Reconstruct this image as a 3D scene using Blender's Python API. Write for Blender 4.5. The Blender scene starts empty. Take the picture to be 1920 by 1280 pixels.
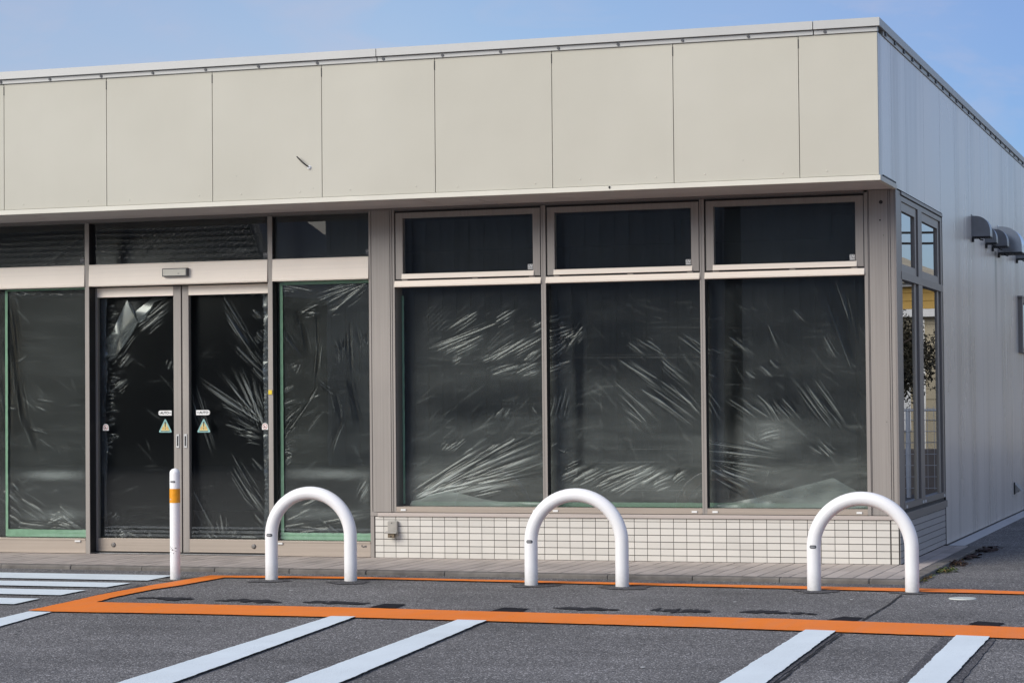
import bpy, bmesh, math, random
import numpy as np
from mathutils import Vector, Matrix

random.seed(7)
RNG = np.random.default_rng(11)
scene = bpy.context.scene
COL = scene.collection

# ------------------------------------------------------------------ helpers
def link(o, parent=None):
    COL.objects.link(o)
    if parent is not None:
        o.parent = parent
    return o

def tag(o, label=None, cat=None, group=None, kind=None):
    if label: o['label'] = label
    if cat: o['category'] = cat
    if group: o['group'] = group
    if kind: o['kind'] = kind
    return o

def empty(name, loc, label, cat, group=None):
    o = bpy.data.objects.new(name, None)
    o.empty_display_size = 0.1
    o.location = loc
    link(o)
    return tag(o, label, cat, group)

class MB:
    """collects shapes for ONE mesh object"""
    def __init__(self):
        self.v = []; self.f = []; self.m = []; self.s = []
    def add(self, vs, fs, mi=0, smooth=False):
        b = len(self.v)
        self.v += [tuple(p) for p in vs]
        for f in fs:
            self.f.append([b + i for i in f]); self.m.append(mi); self.s.append(smooth)
    def box(self, x0, x1, y0, y1, z0, z1, mi=0):
        if x0 > x1: x0, x1 = x1, x0
        if y0 > y1: y0, y1 = y1, y0
        if z0 > z1: z0, z1 = z1, z0
        v = [(x0,y0,z0),(x1,y0,z0),(x1,y1,z0),(x0,y1,z0),(x0,y0,z1),(x1,y0,z1),(x1,y1,z1),(x0,y1,z1)]
        self.add(v, [(0,3,2,1),(4,5,6,7),(0,1,5,4),(1,2,6,5),(2,3,7,6),(3,0,4,7)], mi)
        return self
    def quad(self, a, b, c, d, mi=0):
        self.add([a,b,c,d], [(0,1,2,3)], mi); return self
    def wedge(self, x0, x1, yt, yb, y1, z0, z1, mi=0):  # front face tilted up so rails and beams catch more light
        v = [(x0,yb,z0),(x0,y1,z0),(x0,y1,z1),(x0,yt,z1),(x1,yb,z0),(x1,y1,z0),(x1,y1,z1),(x1,yt,z1)]
        self.add(v, [(0,4,5,1),(1,5,6,2),(2,6,7,3),(0,3,7,4),(0,1,2,3),(4,7,6,5)], mi); return self
    def ngon(self, pts, mi=0):
        self.add(pts, [tuple(range(len(pts)))], mi); return self
    def prism_y(self, pts, y0, y1, mi=0, smooth=False):
        """pts: (x,z) outline, counter-clockwise seen from -Y"""
        n = len(pts)
        v = [(x,y0,z) for x,z in pts] + [(x,y1,z) for x,z in pts]
        self.add(v, [tuple(range(n)), tuple(range(2*n-1, n-1, -1))], mi)
        self.add(v, [(i, n+i, n+(i+1)%n, (i+1)%n) for i in range(n)], mi, smooth); return self
    def prism_z(self, pts, z0, z1, mi=0):
        n = len(pts)
        v = [(x,y,z0) for x,y in pts] + [(x,y,z1) for x,y in pts]
        fs = [tuple(range(n-1,-1,-1)), tuple(range(n, 2*n))]
        fs += [(i, (i+1)%n, n+(i+1)%n, n+i) for i in range(n)]
        self.add(v, fs, mi); return self
    def tube(self, pts, r, n=10, mi=0, caps=True):
        pts = [Vector(p) for p in pts]
        rs = r if isinstance(r, (list, tuple)) else [r]*len(pts)
        rings = []; ref = None
        for i, p in enumerate(pts):
            t = (pts[min(i+1,len(pts)-1)] - pts[max(i-1,0)]).normalized()
            if ref is None:
                ref = t.orthogonal().normalized()
            else:
                ref = (ref - t*ref.dot(t)).normalized()
            bn = t.cross(ref)
            rings.append([p + (ref*math.cos(2*math.pi*k/n) + bn*math.sin(2*math.pi*k/n))*rs[i] for k in range(n)])
        v = [q for rg in rings for q in rg]; fs = []
        for i in range(len(pts)-1):
            for k in range(n):
                fs.append((i*n+k, i*n+(k+1)%n, (i+1)*n+(k+1)%n, (i+1)*n+k))
        self.add(v, fs, mi, True)
        if caps:
            self.add(rings[0], [tuple(range(n-1,-1,-1))], mi); self.add(rings[-1], [tuple(range(n))], mi)
        return self
    def disc(self, c, r, axis='y', d=0.004, n=16, mi=0):
        c = Vector(c)
        ax = {'x': Vector((1,0,0)), 'y': Vector((0,-1,0)), 'z': Vector((0,0,1))}[axis]
        return self.tube([c, c+ax*d], r, n, mi)
    def build(self, name, mats, parent=None, bevel=0.0):
        me = bpy.data.meshes.new(name)
        me.from_pydata(self.v, [], self.f)
        for mt in (mats if isinstance(mats, (list, tuple)) else [mats]):
            me.materials.append(mt)
        me.polygons.foreach_set('material_index', self.m)
        me.polygons.foreach_set('use_smooth', self.s)
        me.update()
        o = bpy.data.objects.new(name, me)
        if bevel:
            md = o.modifiers.new('bevel', 'BEVEL'); md.width = bevel; md.segments = 2; md.limit_method = 'ANGLE'
            md.angle_limit = math.radians(50)
        return link(o, parent)

def text_shapes(mb, s, size, place, mi=0, bold=0.0, shear=0.0):
    """adds the faces of a line of text; place maps (u, v) to a world point"""
    cu = bpy.data.curves.new('t', 'FONT'); cu.body = s; cu.size = size; cu.align_x = 'CENTER'; cu.align_y = 'CENTER'
    cu.offset = bold; cu.shear = shear
    ob = bpy.data.objects.new('t', cu); COL.objects.link(ob)
    dg = bpy.context.evaluated_depsgraph_get(); dg.update()
    me = bpy.data.meshes.new_from_object(ob.evaluated_get(dg))
    mb.add([place(v.co.x, v.co.y) for v in me.vertices], [tuple(p.vertices) for p in me.polygons], mi)
    bpy.data.objects.remove(ob); bpy.data.curves.remove(cu); bpy.data.meshes.remove(me)

# ------------------------------------------------------------------ materials
def new_mat(name):
    m = bpy.data.materials.new(name); m.use_nodes = True
    nt = m.node_tree; nt.nodes.clear()
    out = nt.nodes.new('ShaderNodeOutputMaterial')
    return m, nt, out

def N(nt, t, **kw):
    n = nt.nodes.new(t)
    for k, v in kw.items():
        if k in n.inputs: n.inputs[k].default_value = v
        else: setattr(n, k, v)
    return n

def ramp(nt, src, stops, interp='LINEAR'):
    r = nt.nodes.new('ShaderNodeValToRGB'); r.color_ramp.interpolation = interp
    e = r.color_ramp.elements
    while len(e) < len(stops): e.new(0.5)
    for i, (p, c) in enumerate(stops):
        e[i].position = p; e[i].color = (c if len(c) == 4 else (*c, 1)) if isinstance(c, (tuple, list)) else (c, c, c, 1)
    nt.links.new(src, r.inputs[0]); return r.outputs[0]

def coords(nt, scale=(1,1,1), kind='Object'):
    tc = nt.nodes.new('ShaderNodeTexCoord'); mp = nt.nodes.new('ShaderNodeMapping')
    mp.inputs['Scale'].default_value = scale
    nt.links.new(tc.outputs[kind], mp.inputs[0]); return mp.outputs[0]

def noise(nt, co, scale, detail=4, rough=0.55, dist=0.0):
    n = N(nt, 'ShaderNodeTexNoise', Scale=scale, Detail=detail, Roughness=rough, Distortion=dist)
    nt.links.new(co, n.inputs['Vector']); return n.outputs['Fac']

def mixc(nt, fac, a, b, mode='MIX'):
    m = nt.nodes.new('ShaderNodeMix'); m.data_type = 'RGBA'; m.blend_type = mode
    for s, k in ((fac, 0), (a, 6), (b, 7)):
        if isinstance(s, (int, float)): m.inputs[k].default_value = s
        elif isinstance(s, (tuple, list)): m.inputs[k].default_value = (*s[:3], 1)
        else: nt.links.new(s, m.inputs[k])
    return m.outputs[2]

def mth(nt, op, a, b=0.0, c=0.0, clamp=False):
    m = nt.nodes.new('ShaderNodeMath'); m.operation = op; m.use_clamp = clamp
    for i, s in enumerate((a, b, c)):
        if isinstance(s, (int, float)): m.inputs[i].default_value = s
        else: nt.links.new(s, m.inputs[i])
    return m.outputs[0]

def bump(nt, h, strength=0.2, dist=0.01):
    b = N(nt, 'ShaderNodeBump', Strength=strength, Distance=dist); nt.links.new(h, b.inputs['Height']); return b.outputs[0]

def principled(nt, out, color, rough=0.5, metal=0.0, normal=None, spec=0.5, coat=0.0):
    p = nt.nodes.new('ShaderNodeBsdfPrincipled')
    for k, v in (('Base Color', color), ('Roughness', rough), ('Metallic', metal)):
        if isinstance(v, (int, float)): p.inputs[k].default_value = v
        elif isinstance(v, (tuple, list)): p.inputs[k].default_value = (*v[:3], 1)
        else: nt.links.new(v, p.inputs[k])
    p.inputs['Specular IOR Level'].default_value = spec
    if coat: p.inputs['Coat Weight'].default_value = coat; p.inputs['Coat Roughness'].default_value = 0.1
    if normal is not None: nt.links.new(normal, p.inputs['Normal'])
    nt.links.new(p.outputs[0], out.inputs[0]); return p

def simple(name, c, rough=0.5, metal=0.0, var=0.08, scale=6.0, stretch=(1,1,1), spec=0.5, fine=0.0, coat=0.0):
    m, nt, out = new_mat(name)
    co = coords(nt, stretch)
    n = noise(nt, co, scale, 5)
    lo = tuple(x*(1-var) for x in c); hi = tuple(min(1, x*(1+var)) for x in c)
    col = ramp(nt, n, [(0.3, lo), (0.7, hi)])
    r = mth(nt, 'MULTIPLY_ADD', n, 0.15, rough-0.075)
    nrm = bump(nt, noise(nt, co, scale*30, 2), fine, 0.002) if fine else None
    principled(nt, out, col, r, metal, nrm, spec, coat)
    return m

M = {}
# painted fascia boards: cream paint, weak clouding, faint dirt runs and screw bumps
def mk_fascia():
    m, nt, out = new_mat('cream_fascia_paint')
    co = coords(nt)
    a = noise(nt, co, 1.1, 5, 0.5)
    st = noise(nt, coords(nt, (5, 5, 0.35)), 2.2, 4, 0.6)
    c1 = ramp(nt, a, [(0.3, (0.49,0.478,0.402)), (0.7, (0.535,0.523,0.445))])
    c2 = mixc(nt, ramp(nt, st, [(0.55, 0.0), (0.8, 0.18)]), c1, (0.48,0.465,0.39))
    # hard-to-see specks
    vo = N(nt, 'ShaderNodeTexVoronoi', Scale=3.1); nt.links.new(coords(nt, (1, 1, 1)), vo.inputs['Vector'])
    sp = ramp(nt, vo.outputs['Distance'], [(0.012, 0.35), (0.026, 0.0)])
    c3 = mixc(nt, sp, c2, (0.33,0.32,0.27))
    # waviness of thin sheet
    h = noise(nt, coords(nt, (1, 1, 1)), 2.6, 2, 0.4)
    principled(nt, out, c3, 0.52, 0, bump(nt, h, 0.12, 0.04), 0.35)
    return m
M['fascia'] = mk_fascia()
M['trim'] = simple('fascia_trim_paint', (0.66,0.645,0.555), 0.5, 0, 0.05, 3)
M['coping'] = simple('grey_aluminium_coping', (0.45,0.46,0.447), 0.45, 0.15, 0.06, 2, (1,1,1))
M['soffit'] = simple('soffit_board', (0.58,0.54,0.51), 0.7, 0, 0.08, 3)
def brushed(name, c, stretch, rough=0.42, metal=0.35, var=0.09, tangent=None):
    m, nt, out = new_mat(name)
    a = noise(nt, coords(nt, stretch), 14, 4, 0.6)
    b = noise(nt, coords(nt), 1.3, 4, 0.6)
    lo = tuple(x*(1-var) for x in c); hi = tuple(x*(1+var) for x in c)
    col = ramp(nt, a, [(0.3, lo), (0.7, hi)])
    col = mixc(nt, ramp(nt, b, [(0.5, 0.0), (0.85, 0.35)]), col, tuple(x*0.72 for x in c))
    p = principled(nt, out, col, mth(nt, 'MULTIPLY_ADD', a, 0.2, rough-0.1), metal, bump(nt, a, 0.04, 0.002), 0.5)
    if tangent:
        p.inputs['Anisotropic'].default_value = 0.75
        v = nt.nodes.new('ShaderNodeCombineXYZ')
        for i in range(3): v.inputs[i].default_value = tangent[i]
        nt.links.new(v.outputs[0], p.inputs['Tangent'])
    return m
M['taupe'] = brushed('taupe_anodised_vertical', (0.315,0.292,0.266), (6,6,0.05), 0.42, 0.2)
M['taupe_dark'] = brushed('taupe_anodised_side', (0.25,0.23,0.215), (6,6,0.05))  # darker copy of the taupe, shade of sides and grooves put in
M['champagne_sheen'] = brushed('champagne_sheen_horizontal', (0.97,0.885,0.765), (0.05,6,8), 0.5, 0.05, 0.04, (0,0,1))  # sky sheen on the horizontal members put into a paler colour
M['sill'] = brushed('champagne_sill_dim', (0.40,0.345,0.29), (0.06,6,6), 0.45, 0.3, 0.08)  # same champagne in lower light, put into a darker colour
M['sill_cap'] = brushed('pinkish_sill_cap', (0.50,0.445,0.405), (0.06,6,6), 0.45, 0.2, 0.07)
M['gasket_shade'] = simple('black_gasket_and_shade', (0.012,0.012,0.013), 0.6)
M['recess'] = simple('dark_recess', (0.02,0.019,0.019), 0.8)
def mk_tile(name, c, var):
    m, nt, out = new_mat(name)
    co = coords(nt)
    geo = nt.nodes.new('ShaderNodeNewGeometry')
    isl = geo.outputs['Random Per Island']
    a = noise(nt, co, 30, 3)
    col = ramp(nt, isl, [(0.0, tuple(x*(1-var) for x in c)), (1.0, tuple(min(1,x*(1+var)) for x in c))])
    d = ramp(nt, noise(nt, coords(nt, (1,1,2)), 2.3, 5), [(0.55, 0.0), (0.8, 0.22)])
    col = mixc(nt, d, col, tuple(x*0.72 for x in c))
    principled(nt, out, col, mth(nt,'MULTIPLY_ADD', a, 0.2, 0.25), 0, bump(nt, noise(nt, co, 120, 3), 0.12, 0.002), 0.5)
    return m
M['tile'] = mk_tile('ivory_ceramic_tile', (0.65,0.63,0.575), 0.06)
M['grout'] = simple('dark_grout', (0.075,0.068,0.062), 0.9)
M['white_paint'] = None
def mk_whitepipe():
    m, nt, out = new_mat('white_powder_coat')
    co = coords(nt)
    a = noise(nt, co, 5, 4)
    col = ramp(nt, a, [(0.3, (0.875,0.885,0.885)), (0.7, (0.91,0.915,0.915))])
    # scuffs and small chips
    sc = ramp(nt, noise(nt, coords(nt, (1,1,2.2)), 26, 5, 0.7), [(0.66, 0.0), (0.72, 0.8)])
    msk = ramp(nt, noise(nt, co, 4.0, 2), [(0.52, 0.0), (0.66, 1.0)])
    col = mixc(nt, mth(nt, 'MULTIPLY', sc, msk), col, (0.36,0.35,0.34))
    # splashed dirt near the ground
    sx = nt.nodes.new('ShaderNodeSeparateXYZ'); nt.links.new(co, sx.inputs[0])
    low = mth(nt, 'MULTIPLY', ramp(nt, sx.outputs[2], [(0.0, 0.95), (0.13, 0.0)]), noise(nt, co, 40, 4))
    col = mixc(nt, low, col, (0.40,0.385,0.36))
    principled(nt, out, col, 0.34, 0, bump(nt, noise(nt, co, 160, 2), 0.05, 0.001), 0.5)
    return m
M['pipe'] = mk_whitepipe()
M['band'] = simple('amber_reflective_band', (0.80,0.33,0.008), 0.4, 0, 0.1, 30)
M['label_dark'] = simple('dark_grey_label', (0.07,0.075,0.085), 0.5)
M['label_light'] = simple('pale_print', (0.55,0.56,0.57), 0.5)
M['green_tape'] = simple('green_masking_tape', (0.27,0.47,0.31), 0.6, 0, 0.12, 25, (1,1,1), 0.4, 0.3)
M['white_sticker'] = simple('white_sticker', (0.78,0.79,0.77), 0.5)
M['black'] = simple('black_print', (0.02,0.02,0.02), 0.5)
M['teal'] = simple('teal_sticker', (0.24,0.45,0.43), 0.45, 0, 0.12, 20)
M['yellow_st'] = simple('yellow_sticker_field', (0.62,0.52,0.22), 0.45, 0, 0.1, 20)
M['orange_st'] = simple('orange_sticker_mark', (0.62,0.30,0.05), 0.5)
M['red_st'] = simple('faded_red_print', (0.50,0.20,0.18), 0.5)
M['grey_st'] = simple('grey_sticker', (0.33,0.34,0.34), 0.5)
M['silver'] = simple('satin_aluminium', (0.60,0.61,0.61), 0.35, 0.6, 0.05, 8)
M['yellow'] = simple('yellow_tag', (0.75,0.55,0.03), 0.5)
M['box'] = simple('grey_plastic_box', (0.36,0.345,0.31), 0.55, 0, 0.12, 12)
M['steel'] = simple('dark_steel_hood', (0.22,0.225,0.235), 0.33, 0.75, 0.15, 6)
M['steel_bright'] = simple('bright_steel_hood', (0.55,0.57,0.59), 0.2, 0.9, 0.06, 6)
M['cable'] = simple('black_cable', (0.01,0.01,0.01), 0.5)
M['plinth'] = simple('grey_flashing', (0.50,0.49,0.475), 0.45, 0.3, 0.08, 3)
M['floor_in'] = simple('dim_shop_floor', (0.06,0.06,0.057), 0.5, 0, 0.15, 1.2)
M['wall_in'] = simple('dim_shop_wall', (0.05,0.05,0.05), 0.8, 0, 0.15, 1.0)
M['roofing'] = simple('flat_roof_membrane', (0.2,0.2,0.2), 0.9)

def mk_side():
    m, nt, out = new_mat('galvanised_side_cladding')
    tc = nt.nodes.new('ShaderNodeTexCoord'); sx = nt.nodes.new('ShaderNodeSeparateXYZ'); nt.links.new(tc.outputs['Object'], sx.inputs[0])
    Y, Z = sx.outputs[1], sx.outputs[2]
    a = noise(nt, coords(nt, (1, 0.55, 0.14)), 1.8, 4, 0.55)
    col = ramp(nt, a, [(0.3, (0.74,0.69,0.625)), (0.7, (0.83,0.775,0.71))])
    # grime runs below the edges
    runs = ramp(nt, noise(nt, coords(nt, (1, 0.9, 0.10)), 1.6, 4, 0.6), [(0.52, 0.0), (0.80, 0.55)])
    col = mixc(nt, runs, col, (0.25,0.225,0.195))
    # rust-brown runs on the return beside the fascia corner
    q = mth(nt, 'DIVIDE', mth(nt, 'ABSOLUTE', mth(nt, 'SUBTRACT', Y, 0.02)), 0.34)
    q = mth(nt, 'SUBTRACT', 1.0, q, clamp=True)
    q2 = mth(nt, 'MULTIPLY', q, noise(nt, coords(nt, (1, 4, 0.5)), 3.0, 4, 0.6))
    col = mixc(nt, mth(nt, 'MULTIPLY', q2, 0.9), col, (0.30,0.225,0.155))
    q = mth(nt, 'SUBTRACT', 1.0, mth(nt, 'DIVIDE', mth(nt, 'ABSOLUTE', mth(nt, 'ADD', Y, 0.66)), 0.1), clamp=True)
    col = mixc(nt, mth(nt, 'MULTIPLY', q, 0.55), col, (0.2,0.15,0.11))
    # dark run under the large hood
    q = mth(nt, 'SUBTRACT', 1.0, mth(nt, 'DIVIDE', mth(nt, 'ABSOLUTE', mth(nt, 'SUBTRACT', Y, 6.2)), 0.16), clamp=True)
    zz = mth(nt, 'MULTIPLY', ramp(nt, mth(nt, 'DIVIDE', Z, 3.0), [(0.55, 0.0), (0.86, 1.0)]), mth(nt, 'LESS_THAN', Z, 2.62))
    col = mixc(nt, mth(nt, 'MULTIPLY', mth(nt, 'MULTIPLY', q, zz), 0.85), col, (0.05,0.05,0.05))
    h = noise(nt, coords(nt, (1, 0.8, 0.12)), 1.5, 3, 0.5)
    principled(nt, out, col, mth(nt, 'MULTIPLY_ADD', a, 0.12, 0.22), 0.08, bump(nt, h, 0.035, 0.03), 0.6)
    return m
M['side'] = mk_side()

def mk_asphalt(name, c, dark=0.0):
    m, nt, out = new_mat(name)
    co = coords(nt)
    v = N(nt, 'ShaderNodeTexVoronoi', Scale=140.0); nt.links.new(co, v.inputs['Vector'])
    sep = nt.nodes.new('ShaderNodeSeparateColor'); nt.links.new(v.outputs['Color'], sep.inputs[0])
    v2 = N(nt, 'ShaderNodeTexVoronoi', Scale=60.0); nt.links.new(co, v2.inputs['Vector'])
    sep2 = nt.nodes.new('ShaderNodeSeparateColor'); nt.links.new(v2.outputs['Color'], sep2.inputs[0])
    stone = ramp(nt, sep.outputs[0], [(0.0, tuple(x*0.45 for x in c)), (0.45, tuple(x*0.85 for x in c)), (0.8, tuple(x*1.25 for x in c)), (0.93, tuple(x*1.7 for x in c)), (1.0, tuple(min(1, x*3.4) for x in c))])
    pit = ramp(nt, v.outputs['Distance'], [(0.25, 1.0), (0.62, 0.45)])
    col = mixc(nt, 1.0, stone, pit, 'MULTIPLY')
    big = ramp(nt, sep2.outputs[1], [(0.93, 0.0), (0.97, 0.7)])
    col = mixc(nt, mth(nt, 'MULTIPLY', big, ramp(nt, v2.outputs['Distance'], [(0.18, 1.0), (0.3, 0.0)])), col, tuple(min(1, x*2.6) for x in c))
    patch = noise(nt, co, 0.9, 6, 0.6)
    col = mixc(nt, 1.0, col, ramp(nt, patch, [(0.25, 0.70), (0.75, 1.28)]), 'MULTIPLY')
    strk = noise(nt, coords(nt, (0.35, 2.2, 1)), 1.5, 4, 0.6)
    col = mixc(nt, 1.0, col, ramp(nt, strk, [(0.3, 0.88), (0.7, 1.1)]), 'MULTIPLY')
    hgt = mth(nt, 'SUBTRACT', 1.0, v.outputs['Distance'])
    principled(nt, out, col, 0.82, 0, bump(nt, hgt, 0.55, 0.006), 0.3)
    return m
M['asphalt'] = mk_asphalt('worn_asphalt', (0.268,0.262,0.255))
M['asphalt_dark'] = mk_asphalt('dark_asphalt_patch', (0.15,0.146,0.148))
M['tar'] = simple('black_glue_patch', (0.022,0.022,0.026), 0.95, 0, 0.3, 30, (1,1,1), 0.08)
M['oil'] = simple('dark_wet_stain', (0.042,0.042,0.046), 0.95, 0, 0.45, 22, (1,1,1), 0.08)
M['seam'] = simple('asphalt_seam', (0.012,0.012,0.012), 0.95)
M['pale_patch'] = mk_asphalt('pale_cement_patch', (0.26,0.245,0.215))
def mk_paint(name, c, wear):
    m, nt, out = new_mat(name)
    co = coords(nt)
    a = noise(nt, co, 1.6, 5); b = noise(nt, coords(nt, (7, 0.7, 1)), 2.0, 4, 0.6)
    col = ramp(nt, a, [(0.3, tuple(x*0.94 for x in c)), (0.7, tuple(min(1,x*1.05) for x in c))])
    col = mixc(nt, ramp(nt, b, [(0.42, 0.0), (0.72, wear)]), col, tuple(min(1, x*0.8+0.07) for x in c))
    sp = mth(nt, 'MULTIPLY', ramp(nt, noise(nt, co, 150, 3, 0.65), [(0.56, 0.0), (0.66, 0.8)]), ramp(nt, noise(nt, co, 2.4, 5, 0.65), [(0.45, 0.12), (0.72, 1.0)]))
    col = mixc(nt, sp, col, tuple(x*0.45 for x in c))
    principled(nt, out, col, 0.6, 0, bump(nt, noise(nt, co, 120, 3), 0.35, 0.004), 0.35)
    return m
M['orange'] = mk_paint('orange_road_paint', (0.98,0.24,0.02), 0.5)
M['orange_thin'] = M['orange']
M['white_road'] = mk_paint('white_road_paint', (0.80,0.89,0.915), 0.25)
def mk_paver():
    m, nt, out = new_mat('grey_brown_paving_tile')
    co = coords(nt)
    geo = nt.nodes.new('ShaderNodeNewGeometry')
    c = (0.48,0.425,0.38)
    col = ramp(nt, geo.outputs['Random Per Island'], [(0, tuple(x*0.88 for x in c)), (1, tuple(x*1.1 for x in c))])
    d = noise(nt, co, 2.0, 6, 0.65)
    col = mixc(nt, ramp(nt, d, [(0.5, 0.0), (0.8, 0.5)]), col, (0.20,0.185,0.17))
    principled(nt, out, col, 0.7, 0, bump(nt, noise(nt, co, 150, 3), 0.2, 0.003), 0.4)
    return m
M['paver'] = mk_paver()
M['joint'] = simple('paving_joint', (0.055,0.05,0.046), 0.95)
M['kerb'] = simple('weathered_kerb_concrete', (0.17,0.158,0.143), 0.9, 0, 0.3, 9, (1,1,1), 0.3, 0.6)
M['plate'] = simple('pale_resin_cover', (0.56,0.60,0.55), 0.5, 0, 0.06, 20)
M['leaf'] = simple('weed_leaf', (0.07,0.10,0.025), 0.7, 0, 0.4, 40)
M['leaf_dry'] = simple('dry_weed_leaf', (0.19,0.125,0.035), 0.8, 0, 0.4, 40)
M['leaf_dead'] = simple('dead_leaf_brown', (0.055,0.032,0.025), 0.8, 0, 0.4, 40)
M['bolt'] = simple('grey_bolt', (0.22,0.21,0.20), 0.4, 0.6)

def schlick(nt, f0, boost=1.0, normal=None):
    g_ = nt.nodes.new('ShaderNodeNewGeometry'); d = nt.nodes.new('ShaderNodeVectorMath'); d.operation = 'DOT_PRODUCT'
    nt.links.new(g_.outputs['Incoming'], d.inputs[0]); nt.links.new(normal if normal is not None else g_.outputs['Normal'], d.inputs[1])
    c = mth(nt, 'SUBTRACT', 1.0, mth(nt, 'ABSOLUTE', d.outputs['Value']), clamp=True)
    return mth(nt, 'MULTIPLY', mth(nt, 'MULTIPLY_ADD', mth(nt, 'POWER', c, 5.0), 1-f0, f0), boost, clamp=True)

def mk_glass(name, tint=(0.86,0.89,0.88), boost=1.0, ior=1.52):
    m, nt, out = new_mat(name)
    tr = N(nt, 'ShaderNodeBsdfTransparent', Color=(*tint, 1))
    gl = N(nt, 'ShaderNodeBsdfGlossy', Color=(0.95,0.97,0.98,1), Roughness=0.0)
    h = noise(nt, coords(nt), 1.4, 1, 0.3)
    b = N(nt, 'ShaderNodeBump', Strength=0.03, Distance=0.01); nt.links.new(h, b.inputs['Height']); nt.links.new(b.outputs[0], gl.inputs['Normal'])
    f = schlick(nt, 0.045, boost)
    mx = nt.nodes.new('ShaderNodeMixShader')
    nt.links.new(f, mx.inputs[0]); nt.links.new(tr.outputs[0], mx.inputs[1]); nt.links.new(gl.outputs[0], mx.inputs[2])
    nt.links.new(mx.outputs[0], out.inputs[0]); return m
M['glass'] = mk_glass('shop_glass', boost=1.3)
M['glass_side'] = mk_glass('side_glass', (0.30,0.31,0.31), 1.3)

def mk_film(name, diff, dfac, gfac, rough, dens=(0.0, 1.0, 0.0, 1.0), tr=(0.75,0.78,0.77), fold=1.1):
    """clear polythene: see-through, shiny on its folds, a little milky; milkier towards the floor, eave shade being put into the density"""
    m, nt, out = new_mat(name)
    z0, z1, d0, d1 = dens
    tc = nt.nodes.new('ShaderNodeTexCoord'); sx = nt.nodes.new('ShaderNodeSeparateXYZ'); nt.links.new(tc.outputs['Object'], sx.inputs[0])
    t = mth(nt, 'DIVIDE', mth(nt, 'SUBTRACT', sx.outputs[2], z0), z1-z0, clamp=True)
    n1 = noise(nt, coords(nt, (0.6, 1, 3.2)), 1.6, 5, 0.6)
    n2 = noise(nt, coords(nt, (3, 1, 14)), 1.6, 4, 0.6)
    k = mth(nt, 'MULTIPLY', mth(nt, 'MULTIPLY_ADD', t, d1-d0, d0), 1.5)  # height gradient puts the eave's shade into the film density
    k = mth(nt, 'MULTIPLY', k, ramp(nt, n1, [(0.28, 0.4), (0.72, 1.0)]))
    k = mth(nt, 'MULTIPLY', k, ramp(nt, n2, [(0.3, 0.85), (0.7, 1.12)]))
    at = nt.nodes.new('ShaderNodeAttribute'); at.attribute_name = 'fold'
    fd = at.outputs['Fac']
    sg = nt.nodes.new('ShaderNodeAttribute'); sg.attribute_name = 'haze_reflection'
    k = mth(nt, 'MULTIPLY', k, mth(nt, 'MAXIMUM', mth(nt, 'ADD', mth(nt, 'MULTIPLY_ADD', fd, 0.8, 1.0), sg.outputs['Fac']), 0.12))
    k = mth(nt, 'ADD', k, mth(nt, 'MULTIPLY', mth(nt, 'MAXIMUM', fd, 0.0), fold))
    trn = N(nt, 'ShaderNodeBsdfTransparent', Color=(*tr, 1))
    df = N(nt, 'ShaderNodeBsdfDiffuse', Color=(*diff, 1))
    gl = N(nt, 'ShaderNodeBsdfGlossy', Color=(0.95,0.97,0.96,1), Roughness=rough)
    m1 = nt.nodes.new('ShaderNodeMixShader'); nt.links.new(mth(nt, 'MULTIPLY', k, dfac, clamp=True), m1.inputs[0])
    nt.links.new(trn.outputs[0], m1.inputs[1]); nt.links.new(df.outputs[0], m1.inputs[2])
    m2 = nt.nodes.new('ShaderNodeMixShader')
    nt.links.new(schlick(nt, 0.04, gfac), m2.inputs[0])
    nt.links.new(m1.outputs[0], m2.inputs[1]); nt.links.new(gl.outputs[0], m2.inputs[2])
    nt.links.new(m2.outputs[0], out.inputs[0]); return m
M['film'] = mk_film('clear_plastic_sheet', (0.62,0.65,0.62), 0.15, 0.9, 0.2, (0.4, 1.95, 1.0, 0.12), fold=2.1)
M['film_side'] = mk_film('clear_plastic_sheet_flat', (0.60,0.64,0.62), 0.115, 0.9, 0.2, (0.1, 2.1, 0.75, 0.5), fold=1.8)
M['film_door'] = mk_film('clear_plastic_sheet_door', (0.62,0.64,0.62), 0.05, 1.0, 0.18, (0.1, 0.9, 0.7, 0.03), fold=5.0)
M['film_loose'] = mk_film('loose_plastic_sheet', (0.62,0.68,0.64), 0.30, 1.0, 0.3, (0.3, 0.7, 1.0, 0.9))
M['film_up'] = mk_film('clear_plastic_sheet_high', (0.60,0.62,0.62), 0.05, 1.2, 0.25, (2.1, 2.7, 1.0, 0.8))

# ------------------------------------------------------------------ ground, kerb, walkway
GZ = -0.03
def wob(a, b, step=0.02, j=0.004):
    a = Vector((*a, 0)); b = Vector((*b, 0)); L = (b-a).length; n = max(2, int(L/step)); d = (b-a)/L; nn = Vector((-d.y, d.x, 0))
    out = []; w = 0
    for i in range(n):
        w = w*0.6 + random.uniform(-j, j)
        out.append(a + d*(L*i/n) + nn*(w if i else 0))
    return out
def loop(pts, step=0.02, j=0.004):
    out = []
    for i in range(len(pts)):
        out += wob(pts[i], pts[(i+1) % len(pts)], step, j)
    return out
def sheet(mb, pts, z, mi=0, step=0.02, j=0.004):
    mb.ngon([(p.x, p.y, z) for p in loop(pts, step, j)], mi)
def blob(mb, cx, cy, rx, ry, z, mi, n=40, rough=0.25):
    ph = [random.uniform(0, 6.28) for _ in range(5)]
    pts = []
    for i in range(n):
        a = 2*math.pi*i/n
        r = 1 + rough*(math.sin(2*a+ph[0])*0.5 + math.sin(3*a+ph[1])*0.5 + math.sin(5*a+ph[2])*0.4 + math.sin(9*a+ph[3])*0.25)
        pts.append((cx+rx*r*math.cos(a), cy+ry*r*math.sin(a), z))
    mb.ngon(pts, mi)

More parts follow.
